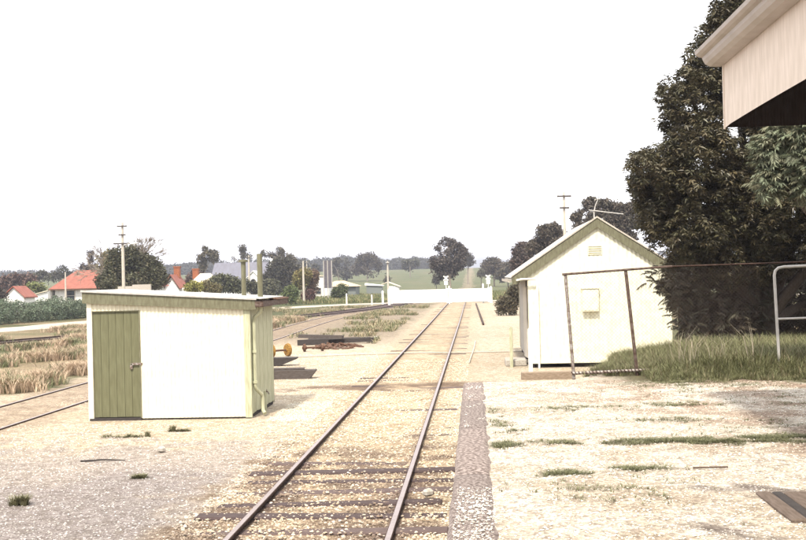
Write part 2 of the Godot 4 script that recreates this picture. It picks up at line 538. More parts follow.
func blades(called: String, label: String, n: int, area: Callable, h: Callable, col: Callable, y: Callable, wide := 0.012, parent: Node = null) -> void:
	var mesh := Mb.new()
	for i in 7:
		var a := rng.randf() * TAU
		var o := Vector3(cos(a), 0, sin(a)) * rng.randf() * 0.12
		var lean := Vector3(cos(a), 0, sin(a)) * rng.randf_range(0.1, 0.9)
		var s := Vector3(-sin(a), 0, cos(a)) * wide / 0.3
		var p1 := o + Vector3(0, 0.55, 0) * rng.randf_range(0.8, 1.1) + lean * 0.35
		var p2 := p1 + Vector3(0, 0.38, 0) * rng.randf_range(0.5, 1.1) + lean * 0.8
		mesh.quad(o - s, p1 - s * 0.8, p1 + s * 0.8, o + s)
		mesh.tri(p1 - s * 0.8, p2, p1 + s * 0.8)
		var sh := rng.randf_range(0.75, 1.2)
		for k in 9: mesh.c.append(Color(sh, sh, sh))
	var m := mesh.mesh()
	var xf := []
	var cl := []
	for i in n:
		var p: Vector2 = area.call()
		if p.x > 1e6: continue
		var s: float = h.call(p.x, p.y)
		if s <= 0.01: continue
		xf.append(Transform3D(Basis(Vector3.UP, rng.randf() * TAU).scaled(Vector3(0.5 * s + 0.12, s, 0.5 * s + 0.12)), Vector3(p.x, float(y.call(p.x, p.y)) - 0.01, p.y)))
		cl.append(col.call(p.x, p.y))
	var o := multi(m, xf, cl, called, M.blade, self)
	tag(o, label, "grass", "", "stuff")
func pebbles(called: String, label: String, n: int, area: Callable, col: Callable, y: Callable, lo: float, hi: float) -> void:
	var b := Mb.new()
	var top := []
	for i in 6:
		var a := TAU * i / 6.0
		top.append(Vector3(cos(a) * rng.randf_range(0.75, 1.1), rng.randf_range(-0.1, 0.2), sin(a) * rng.randf_range(0.75, 1.1)))
	var cap := []
	for i in 3:
		var a := TAU * i / 3.0 + 0.4
		cap.append(Vector3(cos(a) * 0.5, 0.55 + rng.randf() * 0.2, sin(a) * 0.5))
	for i in 6:
		var c0: Vector3 = cap[i / 2]
		b.tri(top[i], c0, top[(i + 1) % 6])
		b.tri(top[i], top[(i + 1) % 6], top[i] * 0.6 + Vector3(0, -0.5, 0))
		if i % 2 == 1: b.tri(c0, cap[(i / 2 + 1) % 3], top[(i + 1) % 6])
	b.tri(cap[0], cap[2], cap[1])
	var m := b.mesh()
	var xf := []
	var cl := []
	for i in n:
		var p: Vector2 = area.call()
		if p.x > 1e6: continue
		var s := lerpf(lo, hi, pow(rng.randf(), 3.0))
		xf.append(Transform3D(Basis.from_euler(Vector3(rng.randf_range(-0.4, 0.4), rng.randf() * TAU, rng.randf_range(-0.4, 0.4))).scaled(Vector3(s, s * rng.randf_range(0.5, 0.9), s)), Vector3(p.x, float(y.call(p.x, p.y)) + s * 0.15 + (0.02 if called == "track_ballast" and rng.randf() < 0.3 else 0.0), p.y)))
		var c: Color = col.call(p.x, p.y)
		var j := rng.randf_range(0.75, 1.3)
		cl.append(Color(minf(c.r * j, 0.68), minf(c.g * j, 0.66), minf(c.b * j * rng.randf_range(0.95, 1.06), 0.62)))
	tag(multi(m, xf, cl, called, M.stone, self), label, "gravel", "", "stuff")

# ---------------------------------------------------------------- scene
func _ready() -> void:
	rng.seed = 20
	for a in [[N1, 0.16, 3], [N2, 0.9, 8], [N3, 0.05, 15]]:
		a[0].noise_type = FastNoiseLite.TYPE_SIMPLEX
		a[0].frequency = a[1]
		a[0].seed = a[2]
		a[0].fractal_octaves = 4
	var cam := Camera3D.new()
	cam.name = "camera"
	cam.fov = 27.131
	cam.near = 0.1
	cam.far = 9000.0
	cam.transform = Transform3D(Basis(Vector3(0.997637, -0.024432, -0.064210), Vector3(0.024769, 0.999683, 0.004459), Vector3(0.064080, -0.006039, 0.997926)), Vector3(0, 2.65, 0))
	add_child(cam)
	cam.current = true
	var env := Environment.new()
	env.background_mode = Environment.BG_SKY
	env.sky = Sky.new()
	env.sky.sky_material = cloudy_sky()
	env.tonemap_mode = Environment.TONE_MAPPER_LINEAR
	env.tonemap_exposure = 2.25
	env.fog_enabled = true
	env.fog_density = 0.0004
	env.fog_light_color = Color(0.82, 0.83, 0.90)
	env.sdfgi_enabled = true
	env.ssao_enabled = true
	env.ssil_enabled = true
	var we := WorldEnvironment.new()
	we.name = "daylight"
	we.environment = env
	add_child(we)
	var sun := DirectionalLight3D.new()
	sun.name = "sun"
	sun.light_energy = 0.95
	sun.light_color = Color(1.0, 0.965, 0.90)
	sun.light_angular_distance = 4.0
	sun.shadow_enabled = true
	sun.rotation_degrees = Vector3(-54, -11, 0)   # behind the camera and a little to its left
	add_child(sun)

	materials()
	make_leaf_meshes()
	setting()
	tracks()
	platform()
	shed()
	cabin()
	station()
	fence()
	yard()
	crossing()
	far_buildings()
	vegetation()
	ground_cover()

func cloudy_sky() -> PanoramaSkyMaterial:
	# bright white overcast with a few thin grey banks
	var w := 1536
	var h := 768
	var im := Image.create(w, h, false, Image.FORMAT_RGBF)
	var f := FastNoiseLite.new()
	f.seed = 12
	f.frequency = 0.035
	f.fractal_octaves = 5
	for j in h:
		var el := 90.0 - (j + 0.5) / h * 180.0
		for i in w:
			var az := (i + 0.5) / w * 360.0   # 0 is -z, the way the line runs
			if az > 180.0: az -= 360.0
			var c := f.get_noise_2d(az * 1.0, el * 5.0)
			var k := 1.02 - 0.16 * ss((c - 0.05) * 3.0)
			if el > 0.0 and el < 16.0 and az < -10.0 and az > -50.0:
				for q in [[-22.0, 8.6, 9.0, 1.3, 0.66], [-25.0, 4.6, 12.0, 0.9, 0.63]]:
					var e := Vector2((az - q[0]) / q[2], (el - q[1]) / q[3]).length() + c * 1.3
					k -= q[4] * (1.0 - ss((e - 0.1) / 1.0))
			if el < 0.0: k = 0.55
			im.set_pixel(i, j, Color(k, k, k * 1.01))
	var m := PanoramaSkyMaterial.new()
	m.panorama = ImageTexture.create_from_image(im)
	return m

func setting() -> void:
	var xs := steps([[-3200.0, -600.0, 420.0, 0.85], [-600.0, -60.0, 60.0, 0.905], [-60.0, -26.0, 2.0, 0.97], [-26.0, -12.0, 0.5, 1.0], [-12.0, 0.6, 0.16, 1.0], [0.6, 8.0, 0.6, 1.0], [8.0, 60.0, 1.5, 1.12], [60.0, 3200.0, 12.0, 1.3]])
	var zs := steps([[40.0, 2.0, -4.0, 0.9], [2.0, -5.0, -0.7, 0.95], [-5.0, -32.0, -0.16, 1.0], [-32.0, -60.0, -0.3, 1.0], [-60.0, -125.0, -0.7, 1.0], [-125.0, -700.0, -2.5, 1.03], [-700.0, -3600.0, -60.0, 1.15]])
	var g := mesh_at(sheet(xs, zs, gh, ground_color), "ground", M.ground, self, Transform3D())
	tag(g, "pale gravel and dry grass of the railway yard and fields", "ground", "", "structure")
	# dirt road beside the hedge, bending to the level crossing
	var r := ribbon(spline([Vector3(-60, 0, -22), Vector3(-36, 0, -54), Vector3(-28.6, 0, -67), Vector3(-26.6, 0, -78), Vector3(-21, 0, -98), Vector3(-13, 0, -111), Vector3(-4, 0, -114), Vector3(10, 0, -113.5), Vector3(40, 0, -111), Vector3(90, 0, -108)]), 4.6, 0.006)
	tag(put(r, "road", M.road, self), "pale dirt road running along the hedge to the level crossing", "road", "", "structure")
	# distant hills
	for q in [[-2600.0, 46.0, 31, -900.0, 900.0], [-3300.0, 72.0, 44, -1300.0, 1300.0]]:
		var b := Mb.new()
		var f := FastNoiseLite.new()
		f.seed = q[2]
		f.frequency = 0.0016
		var nx := 120
		for i in nx:
			var p := []
			for k in 2:
				var x: float = lerpf(q[3], q[4], float(i + k) / nx)
				var y: float = 9.0 + q[1] * (0.62 + 0.5 * f.get_noise_1d(x))
				p.append([Vector3(x, -1.0, q[0] + 340.0), Vector3(x, y, q[0]), Vector3(x, -1.0, q[0] - 300.0)])
			b.quad(p[0][0], p[0][1], p[1][1], p[1][0])
			b.quad(p[0][1], p[0][2], p[1][2], p[1][1])
		tag(put(b, "hills", M.hill, self), "low hazy blue hills on the horizon", "hills", "", "structure")

# ---------------------------------------------------------------- railway
func rail_pair(t: Node, path: Callable, z0: float, z1: float, step: float, gauge: float, top: float) -> void:
	for s in [-1.0, 1.0]:
		var b := Mb.new()
		var h := Mb.new()
		var z := z0
		var prev := []
		while true:
			var x: float = path.call(z) + s * gauge * 0.5
			var dx: float = path.call(z - 0.5) - path.call(z + 0.5)
			var n := Vector3(1, 0, dx).normalized()
			var c := Vector3(x, 0, z)
			var ring := []
			for q in [[-0.062, -0.06], [-0.062, -0.045], [-0.010, -0.025], [-0.010, 0.035], [-0.035, 0.045], [-0.035, 0.074], [-0.028, 0.08], [0.028, 0.08], [0.035, 0.074], [0.035, 0.045], [0.010, 0.035], [0.010, -0.025], [0.062, -0.045], [0.062, -0.06]]:
				ring.append(c + n * q[0] + Vector3(0, q[1] + top - 0.08, 0))
			var hd := [c - n * 0.027 + Vector3(0, top + 0.0012, 0), c + n * 0.027 + Vector3(0, top + 0.0012, 0)]
			if prev:
				for i in 13:
					b.quad(prev[0][i], prev[0][i + 1], ring[i + 1], ring[i])
				h.quad(prev[1][0], prev[1][1], hd[1], hd[0])
			prev = [ring, hd]
			if z <= z1: break
			z = maxf(z - step, z1)
		var o := put(b, "rail", M.railside, t)
		put(h, "running_surface", M.railtop, o)
func tracks() -> void:
	var t := thing("railway_track", "main line of two rusty rails on half-buried sleepers beside the platform", "railway track", Vector3.ZERO)
	rail_pair(t, func(z: float) -> float: return -1.73 - 0.06 * ss((-z - 60.0) / 40.0), 4.0, -420.0, 4.0, 1.62, 0.08)
	var kinds := []
	for k in 4:
		var b := Mb.new()
		var o := []
		b.cbox(Transform3D(), Vector3(2.65 + 0.06 * k, 0.16, 0.23 + 0.012 * k), 0.02)
		for i in b.v.size():
			b.v[i] += Vector3(0, 0.012, 0.012) * N2.get_noise_3d(b.v[i].x * 3.0 + k * 9.0, b.v[i].y * 9.0, b.v[i].z * 9.0)
		kinds.append(b.mesh())
	var z := 1.0
	var i := 0
	while z > -112.0:
		var y := -0.064 + rng.randf_range(-0.012, 0.012)
		if z < -16.3: y = -0.090 + rng.randf_range(-0.012, 0.010)   # farther out the sleepers are silted over
		mesh_at(kinds[i % 4], "sleeper", M.sleeper if i % 3 else M.sleeper2, t, xform(-1.73 + rng.randf_range(-0.06, 0.06), y, z, rng.randf_range(-0.04, 0.04), 0.0, rng.randf_range(-0.014, 0.014)))
		z -= 0.70 + rng.randf_range(-0.05, 0.06)
		i += 1
	var a := thing("railway_track", "near siding whose rails pass behind the small shed", "railway track", Vector3.ZERO)
	rail_pair(a, siding_a, 4.0, -112.0, 3.0, 1.62, 0.028)
	var f := thing("railway_track", "far siding with dark rails curving in beyond the dry grass", "railway track", Vector3.ZERO)
	rail_pair(f, siding_b, -30.0, -114.0, 3.0, 1.62, 0.10)
	for q in [[a, siding_a, -40.0, -110.0, -0.022], [f, siding_b, -34.0, -112.0, 0.02]]:
		z = q[2]
		while z > q[3]:
			var dx: float = q[1].call(z - 0.5) - q[1].call(z + 0.5)
			mesh_at(kinds[i % 4], "sleeper", M.sleeper, q[0], xform(q[1].call(z), q[4] - 0.065, z, atan(dx)))
			z -= 0.75
			i += 1
	var rod := Mb.new()
	rod.tbox(xform(0.2, 0.05, -80.5, 0.0081), Vector3(0.10, 0.10, 43.0))
	tag(put(rod, "point_rod", M.railside, self), "dark straight rod lying right of the main line near the gates", "rod")
	var rod2 := Mb.new()
	rod2.tube([Vector3(-0.05, 0.03, -44.5), Vector3(-0.1, 0.04, -40.0), Vector3(-0.24, 0.03, -33.6)], [0.022], 6)
	tag(put(rod2, "pipe", M.palewood, self), "thin pale pipe lying right of the main line past the platform end", "pipe")
	var cross := Mb.new()
	cross.tube([Vector3(-6.9, 0.03, -37.3), Vector3(-4.5, 0.035, -38.0), Vector3(-2.6, 0.03, -38.35), Vector3(0.0, 0.03, -38.1), Vector3(2.4, 0.03, -38.2)], [0.020], 6)
	tag(put(cross, "pipe", M.palewood, self), "thin pipe laid straight across the main line", "pipe")

# ---------------------------------------------------------------- platform
func platform() -> void:
	var xs := steps([[0.08, 5.4, 0.09, 1.0], [5.4, 16.0, 0.4, 1.1]])
	var zs := steps([[6.0, -5.5, -1.0, 0.97], [-5.5, -20.0, -0.09, 1.0], [-20.0, -40.0, -0.35, 1.03]])
	var p := mesh_at(sheet(xs, zs, platform_h, platform_color), "platform", M.ground, self, Transform3D())
	tag(p, "raised platform surfaced with pale gravel", "platform", "", "structure")
	var cuts := [4.0, 1.4, -1.2, -3.9, -6.6, -9.27, -12.05, -14.7, -17.2]
	for i in cuts.size() - 1:
		var z0: float = cuts[i] - 0.008
		var z1: float = cuts[i + 1] + 0.008
		var b := Mb.new()
		var n := 14
		var rows := []
		for k in n + 1:
			var z := lerpf(z0, z1, float(k) / n)
			var e := 0.0
			if k == 0 or k == n: e = 0.014
			var wv := 0.012 * nz(N2, 3.0, z * 2.0)
			var r := []
			for q in [[-0.22 + wv, -0.2], [-0.215 + wv, 0.985 - e], [-0.19 + wv, 1.012 - e], [-0.07, 1.022 - e + 0.008 * nz(N2, 7.0, z * 4.0)], [0.05 + wv, 1.018 - e], [0.10 + 0.02 * nz(N2, 1.0, z * 5.0), 0.996 - e], [0.11, 0.8]]:
				r.append(Vector3(q[0], q[1], z))
			rows.append(r)
		for k in n:
			for m in 6:
				b.quad(rows[k][m], rows[k][m + 1], rows[k + 1][m + 1], rows[k + 1][m])
		for m in range(1, 6):
			b.tri(rows[0][0], rows[0][m + 1], rows[0][m])
			b.tri(rows[n][0], rows[n][m], rows[n][m + 1])
		put(b, "coping_stone", M.coping if i % 2 else M.coping2, p)
	# low end wall below the gravel at the platform's far end
	var w := Mb.new()
	w.box(-0.2, -0.2, -17.34, 1.75, 0.955, -17.21)
	put(w, "end_wall", M.coping, p)
	# timber cover let into the platform at the right
	var c := thing("timber_cover", "brown plank cover let into the gravel at lower right", "cover", Vector3(2.0, 1.0, -7.85))
	for q in [[0.0, 0.115], [0.20, 0.21], [0.42, 0.22], [0.65, 0.20], [0.86, 0.22]]:
		var pk := Mb.new()
		pk.cbox(xform(q[0] + q[1] * 0.5, -0.008 + 0.006 * rng.randf(), rng.randf_range(-0.02, 0.02)), Vector3(q[1] - 0.006, 0.05, 0.94), 0.010)
		put(pk, "plank", M.plank, c)
	var fr := Mb.new()
	fr.cbox(xform(0.157, -0.008, 0), Vector3(0.078, 0.05, 0.98), 0.01)
	put(fr, "edge_strip", M.darkwood, c)

# ---------------------------------------------------------------- the small shed
func shed() -> void:
	var t := thing("storage_shed", "small cream corrugated shed with sloping roof and olive plank door", "shed", Vector3.ZERO)
	var x0 := -7.54
	var x1 := -4.34
	var zf := -21.30
	var zb := -23.70
	var top := func(x: float) -> float: return lerpf(2.47, 2.24, (x - x0) / (x1 - x0))
	var bot := func(_x: float) -> float: return 0.035
	var O := Vector3(0, 0, zf)
	var X := Vector3.RIGHT
	var Y := Vector3.UP
	var Z := Vector3.BACK
	var w := Mb.new()
	w.ripple(O, X, Y, Z, -6.50, -4.46, bot, top, 0.0762, 0.009)
	w.ripple(O, X, Y, Z, -7.44, -6.50, func(_x: float) -> float: return 2.125, top, 0.0762, 0.009)
	put(w, "front_wall", M.cream, t)
	var cb := Mb.new()
	cb.box(x0, 0.0, zf - 0.05, -7.44, 2.46, zf + 0.022)
	put(cb, "corner_board", M.cream, t)
	cb = Mb.new()
	cb.box(-4.46, 0.02, zf - 0.03, x1 + 0.004, 2.2, zf + 0.024)
	put(cb, "corner_board", M.palegreen, t)
	# right wall of upright boards
	var zz := zf - 0.03
	var k := 0
	while zz > zb + 0.01:
		var bw := minf(0.20 + 0.012 * ((k * 7) % 3), zz - zb)
		var b := Mb.new()
		b.box(x1 - 0.03, 0.08 + 0.008 * (k % 3), zz - bw + 0.005, x1 - 0.003 * (k % 2), 2.22, zz)
		put(b, "wall_board", M.palegreen, t)
		zz -= bw
		k += 1
	var bp := Mb.new()
	bp.box(x1 - 0.06, -0.05, zb + 0.005, x1 - 0.032, 2.21, zf - 0.06)
	put(bp, "wall_lining", M.darkwood, t)
	w = Mb.new()
	w.ripple(Vector3(0, 0, zb), X, Y, Z, x0, x1, bot, top, 0.0762, 0.009, 6)
	put(w, "back_wall", M.cream, t)
	w = Mb.new()
	w.ripple(Vector3(x0, 0, 0), Vector3.FORWARD, Y, Vector3.LEFT, -zf + 0.05, -zb, bot, func(_x: float) -> float: return 2.45, 0.0762, 0.009, 6)
	put(w, "left_wall", M.cream, t)
	# the wall sheet meets the ground on a rough bearer
	var br := Mb.new()
	br.box(x0 + 0.03, -0.05, zf - 0.12, x1 - 0.03, 0.05, zf - 0.02)
	put(br, "bearer", M.darkwood, t)
	# roof: corrugated sheet, edge cap and front fascia
	var sl := (2.30 - 2.53) / (-4.16 + 7.60)
	var ru := Vector3(1, sl, 0).normalized()
	var rf := Mb.new()
	rf.ripple(Vector3(-7.60, 2.525, 0), Vector3.FORWARD, ru, Vector3(-sl, 1, 0).normalized(), 21.19, 23.86, func(_x: float) -> float: return 0.0, func(_x: float) -> float: return 3.47, 0.0762, 0.009, 6)
	put(rf, "roof", M.galv, t)
	var fs := Mb.new()
	fs.prism([Vector2(-7.60, 2.285), Vector2(-4.28, 2.085), Vector2(-4.20, 2.10), Vector2(-4.20, 2.272), Vector2(-7.60, 2.50)], zf + 0.055, zf + 0.085)
	put(fs, "fascia", M.green, t)
	fs = Mb.new()
	fs.prism([Vector2(-7.62, 2.503), Vector2(-4.19, 2.275), Vector2(-4.19, 2.300), Vector2(-7.62, 2.54)], zf + 0.05, zf + 0.115)
	put(fs, "roof_edge", M.galv, t)
	# gutter along the low side, rusted at its far end
	var gt := Mb.new()
	for q in [[-4.21, 2.14, -4.205, 2.26], [-4.205, 2.14, -4.06, 2.145], [-4.06, 2.14, -4.055, 2.245]]:
		gt.box(q[0], q[1], -24.0, q[2] + 0.004, q[3], -21.17)
	gt.box(-4.205, 2.145, -21.175, -4.055, 2.245, -21.165)
	put(gt, "gutter", M.oldgutter, t)
	gt = Mb.new()
	gt.prism([Vector2(-4.23, 2.262), Vector2(-4.03, 2.25), Vector2(-4.04, 2.275), Vector2(-4.22, 2.29)], -24.05, -22.7)
	put(gt, "loose_sheet", M.rust, t)
	var dp := Mb.new()
	dp.tube([Vector3(-4.13, 2.14, -21.35), Vector3(-4.14, 2.05, -21.36), Vector3(-4.28, 1.93, -21.42), Vector3(-4.295, 1.85, -21.43), Vector3(-4.295, 0.62, -21.43), Vector3(-4.28, 0.55, -21.46), Vector3(-4.20, 0.42, -21.6), Vector3(-4.19, 0.34, -21.62), Vector3(-4.19, 0.12, -21.62), Vector3(-4.14, 0.06, -21.55)], [0.038], 10)
	var pipe := put(dp, "downpipe", M.palegreen, t)
	for y in [1.25, 0.66]:
		var cl := Mb.new()
		cl.box(-4.338, y, -21.48, -4.25, y + 0.05, -21.38)
		put(cl, "clip", M.palegreen, pipe)
	for q in [[-4.80, -23.0, 2.25, 3.04, 0.05], [-4.38, -22.6, 2.02, 3.19, 0.055]]:
		var vp := Mb.new()
		vp.tube([Vector3(q[0], q[2], q[1]), Vector3(q[0], q[3], q[1])], [q[4]], 12)
		if q[4] < 0.052:
			vp.tube([Vector3(q[0], q[3], q[1]), Vector3(q[0], q[3] + 0.045, q[1])], [0.095, 0.085], 12)
		put(vp, "vent_pipe", M.green, t)
	# door of upright planks
	var dr := Mb.new()
	dr.box(-7.44, 0.06, zf - 0.075, -6.52, 2.11, zf - 0.05)
	var door := put(dr, "door", M.door, t)
	var xx := -7.435
	for i in 6:
		var pl := Mb.new()
		var pw := 0.155 if i % 2 else 0.147
		pl.cbox(xform(xx + pw * 0.5, 1.085, zf - 0.035), Vector3(pw - 0.0035, 2.04 + 0.004 * (i % 3), 0.024), 0.0025)
		put(pl, "plank", M.door, door)
		xx += pw + 0.0005
	var hp := Mb.new()
	hp.box(-6.66, 1.07, zf - 0.022, -6.46, 1.11, zf + 0.016)
	put(hp, "hasp", M.steel, door)
	hp = Mb.new()
	hp.cbox(xform(-6.685, 1.025, zf + 0.0), Vector3(0.055, 0.075, 0.03), 0.008)
	hp.tube([Vector3(-6.705, 1.05, zf + 0.0), Vector3(-6.70, 1.10, zf + 0.0), Vector3(-6.67, 1.10, zf + 0.0), Vector3(-6.665, 1.05, zf + 0.0)], [0.006], 6)
	put(hp, "padlock", M.steel, door)
	var fr := Mb.new()
	fr.box(-7.44, 2.11, zf - 0.07, -6.50, 2.127, zf + 0.012)
	fr.box(-6.52, 0.05, zf - 0.07, -6.498, 2.11, zf + 0.012)
	put(fr, "door_frame", M.green, t)
	var sp := Mb.new()
	sp.box(-7.52, -0.04, zf - 0.1, -6.50, 0.045, zf + 0.03)
	put(sp, "door_sill", M.darkwood, t)
	# tap pipe beside the downpipe
	var tp := thing("tap_pipe", "short upright green tap pipe against the right wall of the shed", "pipe", Vector3(-4.27, 0, -22.3))
	var b2 := Mb.new()
	b2.tube([Vector3(0, -0.05, 0), Vector3(0, 0.42, 0)], [0.028], 8)
	put(b2, "riser", M.palegreen, tp)
	b2 = Mb.new()
	b2.tube([Vector3(-0.005, 0.40, 0), Vector3(0.05, 0.41, 0.01), Vector3(0.085, 0.36, 0.02)], [0.014], 6)
	b2.tube([Vector3(0.035, 0.41, 0.01), Vector3(0.035, 0.455, 0.01)], [0.01], 6)
	put(b2, "tap", M.steel, tp)

# ---------------------------------------------------------------- the gabled cabin
func cabin() -> void:
	var t := thing("gabled_cabin", "cream gabled cabin with olive barge boards behind the wire fence", "cabin", Vector3.ZERO)
	var xl := 1.47
	var xr := 5.45
	var xm := 3.44
	var zf := -31.62
	var zb := -38.2
	var sl := (4.02 - 2.56) / (xm - xl)
	var top := func(x: float) -> float: return 4.02 - absf(x - xm) * sl
	var w := Mb.new()
	w.ripple(Vector3(0, 0, zf), Vector3.RIGHT, Vector3.UP, Vector3.BACK, xl, xr, func(_x: float) -> float: return 0.17, top, 0.12, 0.006, 6)
	put(w, "front_wall", M.house, t)
	w = Mb.new()
	w.ripple(Vector3(0, 0, zb), Vector3.RIGHT, Vector3.UP, Vector3.BACK, xl, xr, func(_x: float) -> float: return 0.17, top, 0.12, 0.006, 6)
	put(w, "back_wall", M.house, t)
	w = Mb.new()
	w.box(xr - 0.08, 0.17, zb + 0.02, xr - 0.02, 2.57, zf - 0.02)
	put(w, "right_wall", M.house, t)
	# left wall: a gap at the corner, then grey boards, a pale door and its frame
	w = Mb.new()
	w.box(xl + 0.02, 2.30, -32.5, xl + 0.08, 2.57, zf - 0.02)
	w.box(xl + 0.02, 0.17, -33.55, xl + 0.08, 2.57, -33.40)
	put(w, "left_wall", M.greypaint, t)
	var zz := -33.56
	while zz > zb + 0.1:
		var b := Mb.new()
		b.box(xl + 0.02, 0.15, zz - 0.225, xl + 0.08 + 0.004 * (int(zz * 10.0) % 2), 2.56, zz)
		put(b, "wall_board", M.greypaint, t)
		zz -= 0.23
	var dr := Mb.new()
	dr.tbox(xform(xl - 0.02, 1.25, -32.85, 0.06), Vector3(0.045, 2.05, 0.9))
	put(dr, "door", M.palewood, t)
	var fl := Mb.new()
	fl.box(xl + 0.09, 0.10, zb + 0.03, xr - 0.09, 0.165, zf - 0.03)
	put(fl, "floor", M.darkwood, t)
	var pt := Mb.new()
	pt.box(xl + 0.5, 0.17, -32.6, xr - 0.1, 2.5, -32.55)
	put(pt, "partition", M.inside, t)
	for x in [xl + 0.12, xm, xr - 0.12]:
		for z in [zf - 0.15, -35.0, zb + 0.15]:
			var st := Mb.new()
			st.tube([Vector3(x, -0.1, z), Vector3(x, 0.10, z)], [0.08], 8)
			put(st, "stump", M.darkwood, t)
	var bs := Mb.new()
	bs.box(xl, 0.12, zf + 0.008, xr, 0.175, zf + 0.03)
	put(bs, "base_strip", M.house, t)
	# roof, two corrugated slopes, and the barge boards
	for s in [-1.0, 1.0]:
		var u := Vector3(s * 1.0, -0.667, 0).normalized()
		var r := Mb.new()
		r.ripple(Vector3(xm, 4.17, 0), Vector3.FORWARD, u, Vector3(s * 0.667, 1, 0).normalized(), 31.53, 38.5, func(_x: float) -> float: return 0.0, func(_x: float) -> float: return 2.92, 0.0762, 0.009, 6)
		put(r, "roof_slope", M.galv, t)
		var bb := Mb.new()
		var e: float = xm + s * 2.40
		var o := [Vector2(xm, 4.155), Vector2(e, 2.555), Vector2(e, 2.36), Vector2(e - s * 0.13, 2.36), Vector2(xm, 3.905)]
		if s > 0: o.reverse()
		bb.prism(o, zf + 0.05, zf + 0.085)
		put(bb, "barge_board", M.green, t)
		bb = Mb.new()
		o = [Vector2(xm, 4.215), Vector2(e + s * 0.03, 2.60), Vector2(e + s * 0.03, 2.562), Vector2(xm, 4.165)]
		if s > 0: o.reverse()
		bb.prism(o, zf + 0.045, zf + 0.11)
		put(bb, "barge_cap", M.palewood, t)
		# boarded soffit under the verge
		bb = Mb.new()
		o = [Vector2(xm, 4.10), Vector2(e, 2.50), Vector2(e, 2.47), Vector2(xm, 4.07)]
		if s > 0: o.reverse()
		bb.prism(o, zb - 0.2, zf - 0.02)
		put(bb, "soffit", M.palegreen, t)
		var g := Mb.new()
		for q in [[0.0, 0.0, 0.006, 0.10], [0.0, 0.0, 0.11, 0.006], [0.104, 0.0, 0.11, 0.085]]:
			var xa: float = e + s * (0.02 + q[0])
			var xb: float = e + s * (0.02 + q[2])
			g.box(minf(xa, xb), 2.42 + q[1], zb - 0.2, maxf(xa, xb), 2.42 + q[3], zf + 0.08)
		put(g, "gutter", M.palewood, t)
	# louvred vent, meter box, pipe
	var v := Mb.new()
	v.box(3.17, 3.14, zf + 0.008, 3.56, 3.40, zf + 0.03)
	var vent := put(v, "vent", M.house, t)
	for i in 4:
		var l := Mb.new()
		l.tbox(xform(3.365, 3.18 + 0.06 * i, zf + 0.04, 0, 0.6), Vector3(0.36, 0.05, 0.008))
		put(l, "louvre", M.house, vent)
	var mb := Mb.new()
	mb.cbox(xform(3.20, 1.87, zf + 0.085), Vector3(0.46, 0.64, 0.15), 0.012)
	var meter := put(mb, "meter_box", M.house, t)
	mb = Mb.new()
	mb.box(2.95, 2.191, zf + 0.01, 3.45, 2.211, zf + 0.185)
	put(mb, "lid", M.house, meter)
	mb = Mb.new()
	mb.cbox(xform(3.20, 1.87, zf + 0.163), Vector3(0.41, 0.56, 0.012), 0.004)
	put(mb, "front_panel", M.house, meter)
	var pp := Mb.new()
	pp.tube([Vector3(1.16, 2.47, -31.50), Vector3(1.30, 2.50, -31.44), Vector3(1.69, 2.50, -31.44), Vector3(1.73, 2.46, -31.44), Vector3(1.73, 0.0, -31.44)], [0.03], 8)
	put(pp, "downpipe", M.white, t)
	var stp := Mb.new()
	stp.cbox(xform(1.12, 0.09, -32.9), Vector3(0.6, 0.18, 1.2), 0.02)
	put(stp, "doorstep", M.concrete, t)
	# television aerial on the ridge
	var a := thing("aerial", "thin bent aerial with a slanting boom on the cabin ridge", "aerial", Vector3(3.58, 4.14, -33.6))
	var p := Mb.new()
	p.tube([Vector3(0, -0.08, 0), Vector3(0.0, 0.30, 0), Vector3(0.05, 0.50, 0), Vector3(0.14, 0.70, 0)], [0.022, 0.022, 0.016, 0.012], 6)
	put(p, "mast", M.galv, a)
	p = Mb.new()
	p.tube([Vector3(-0.16, 0.36, 0.03), Vector3(0.86, 0.21, 0.03)], [0.014], 6)
	put(p, "boom", M.galv, a)
	p = Mb.new()
	p.tube([Vector3(0.02, 0.66, 0.0), Vector3(0.3, 0.73, 0.0)], [0.01], 5)
	put(p, "element", M.galv, a)
	# two posts in front of the cabin
	for q in [["white square post in front of the cabin's left corner", 1.34, -28.3, 1.25, "white", 0.10], ["pale green post left of the cabin doorstep", 0.98, -32.0, 1.12, "palegreen", 0.09]]:
		var po := Mb.new()
		po.cbox(xform(0, q[3] * 0.5 - 0.1, 0), Vector3(q[5], q[3] + 0.2, q[5]), 0.008)
		po.prism([Vector2(-q[5] * 0.5, q[3]), Vector2(q[5] * 0.5, q[3]), Vector2(0, q[3] + 0.04)], -q[5] * 0.5, q[5] * 0.5)
		var o2 := put(po, "post", M[q[4]], self)
		o2.position = Vector3(q[1], 0, q[2])
		tag(o2, q[0], "post")
	var eb := Mb.new()
	eb.cbox(Transform3D(), Vector3(1.25, 0.22, 0.24), 0.015)
	var ed := put(eb, "timber_beam", M.tanwood, self)
	ed.transform = xform(1.72, 0.08, -28.2, 0.05)
	tag(ed, "brown timber edging beam on the ground in front of the cabin", "beam")

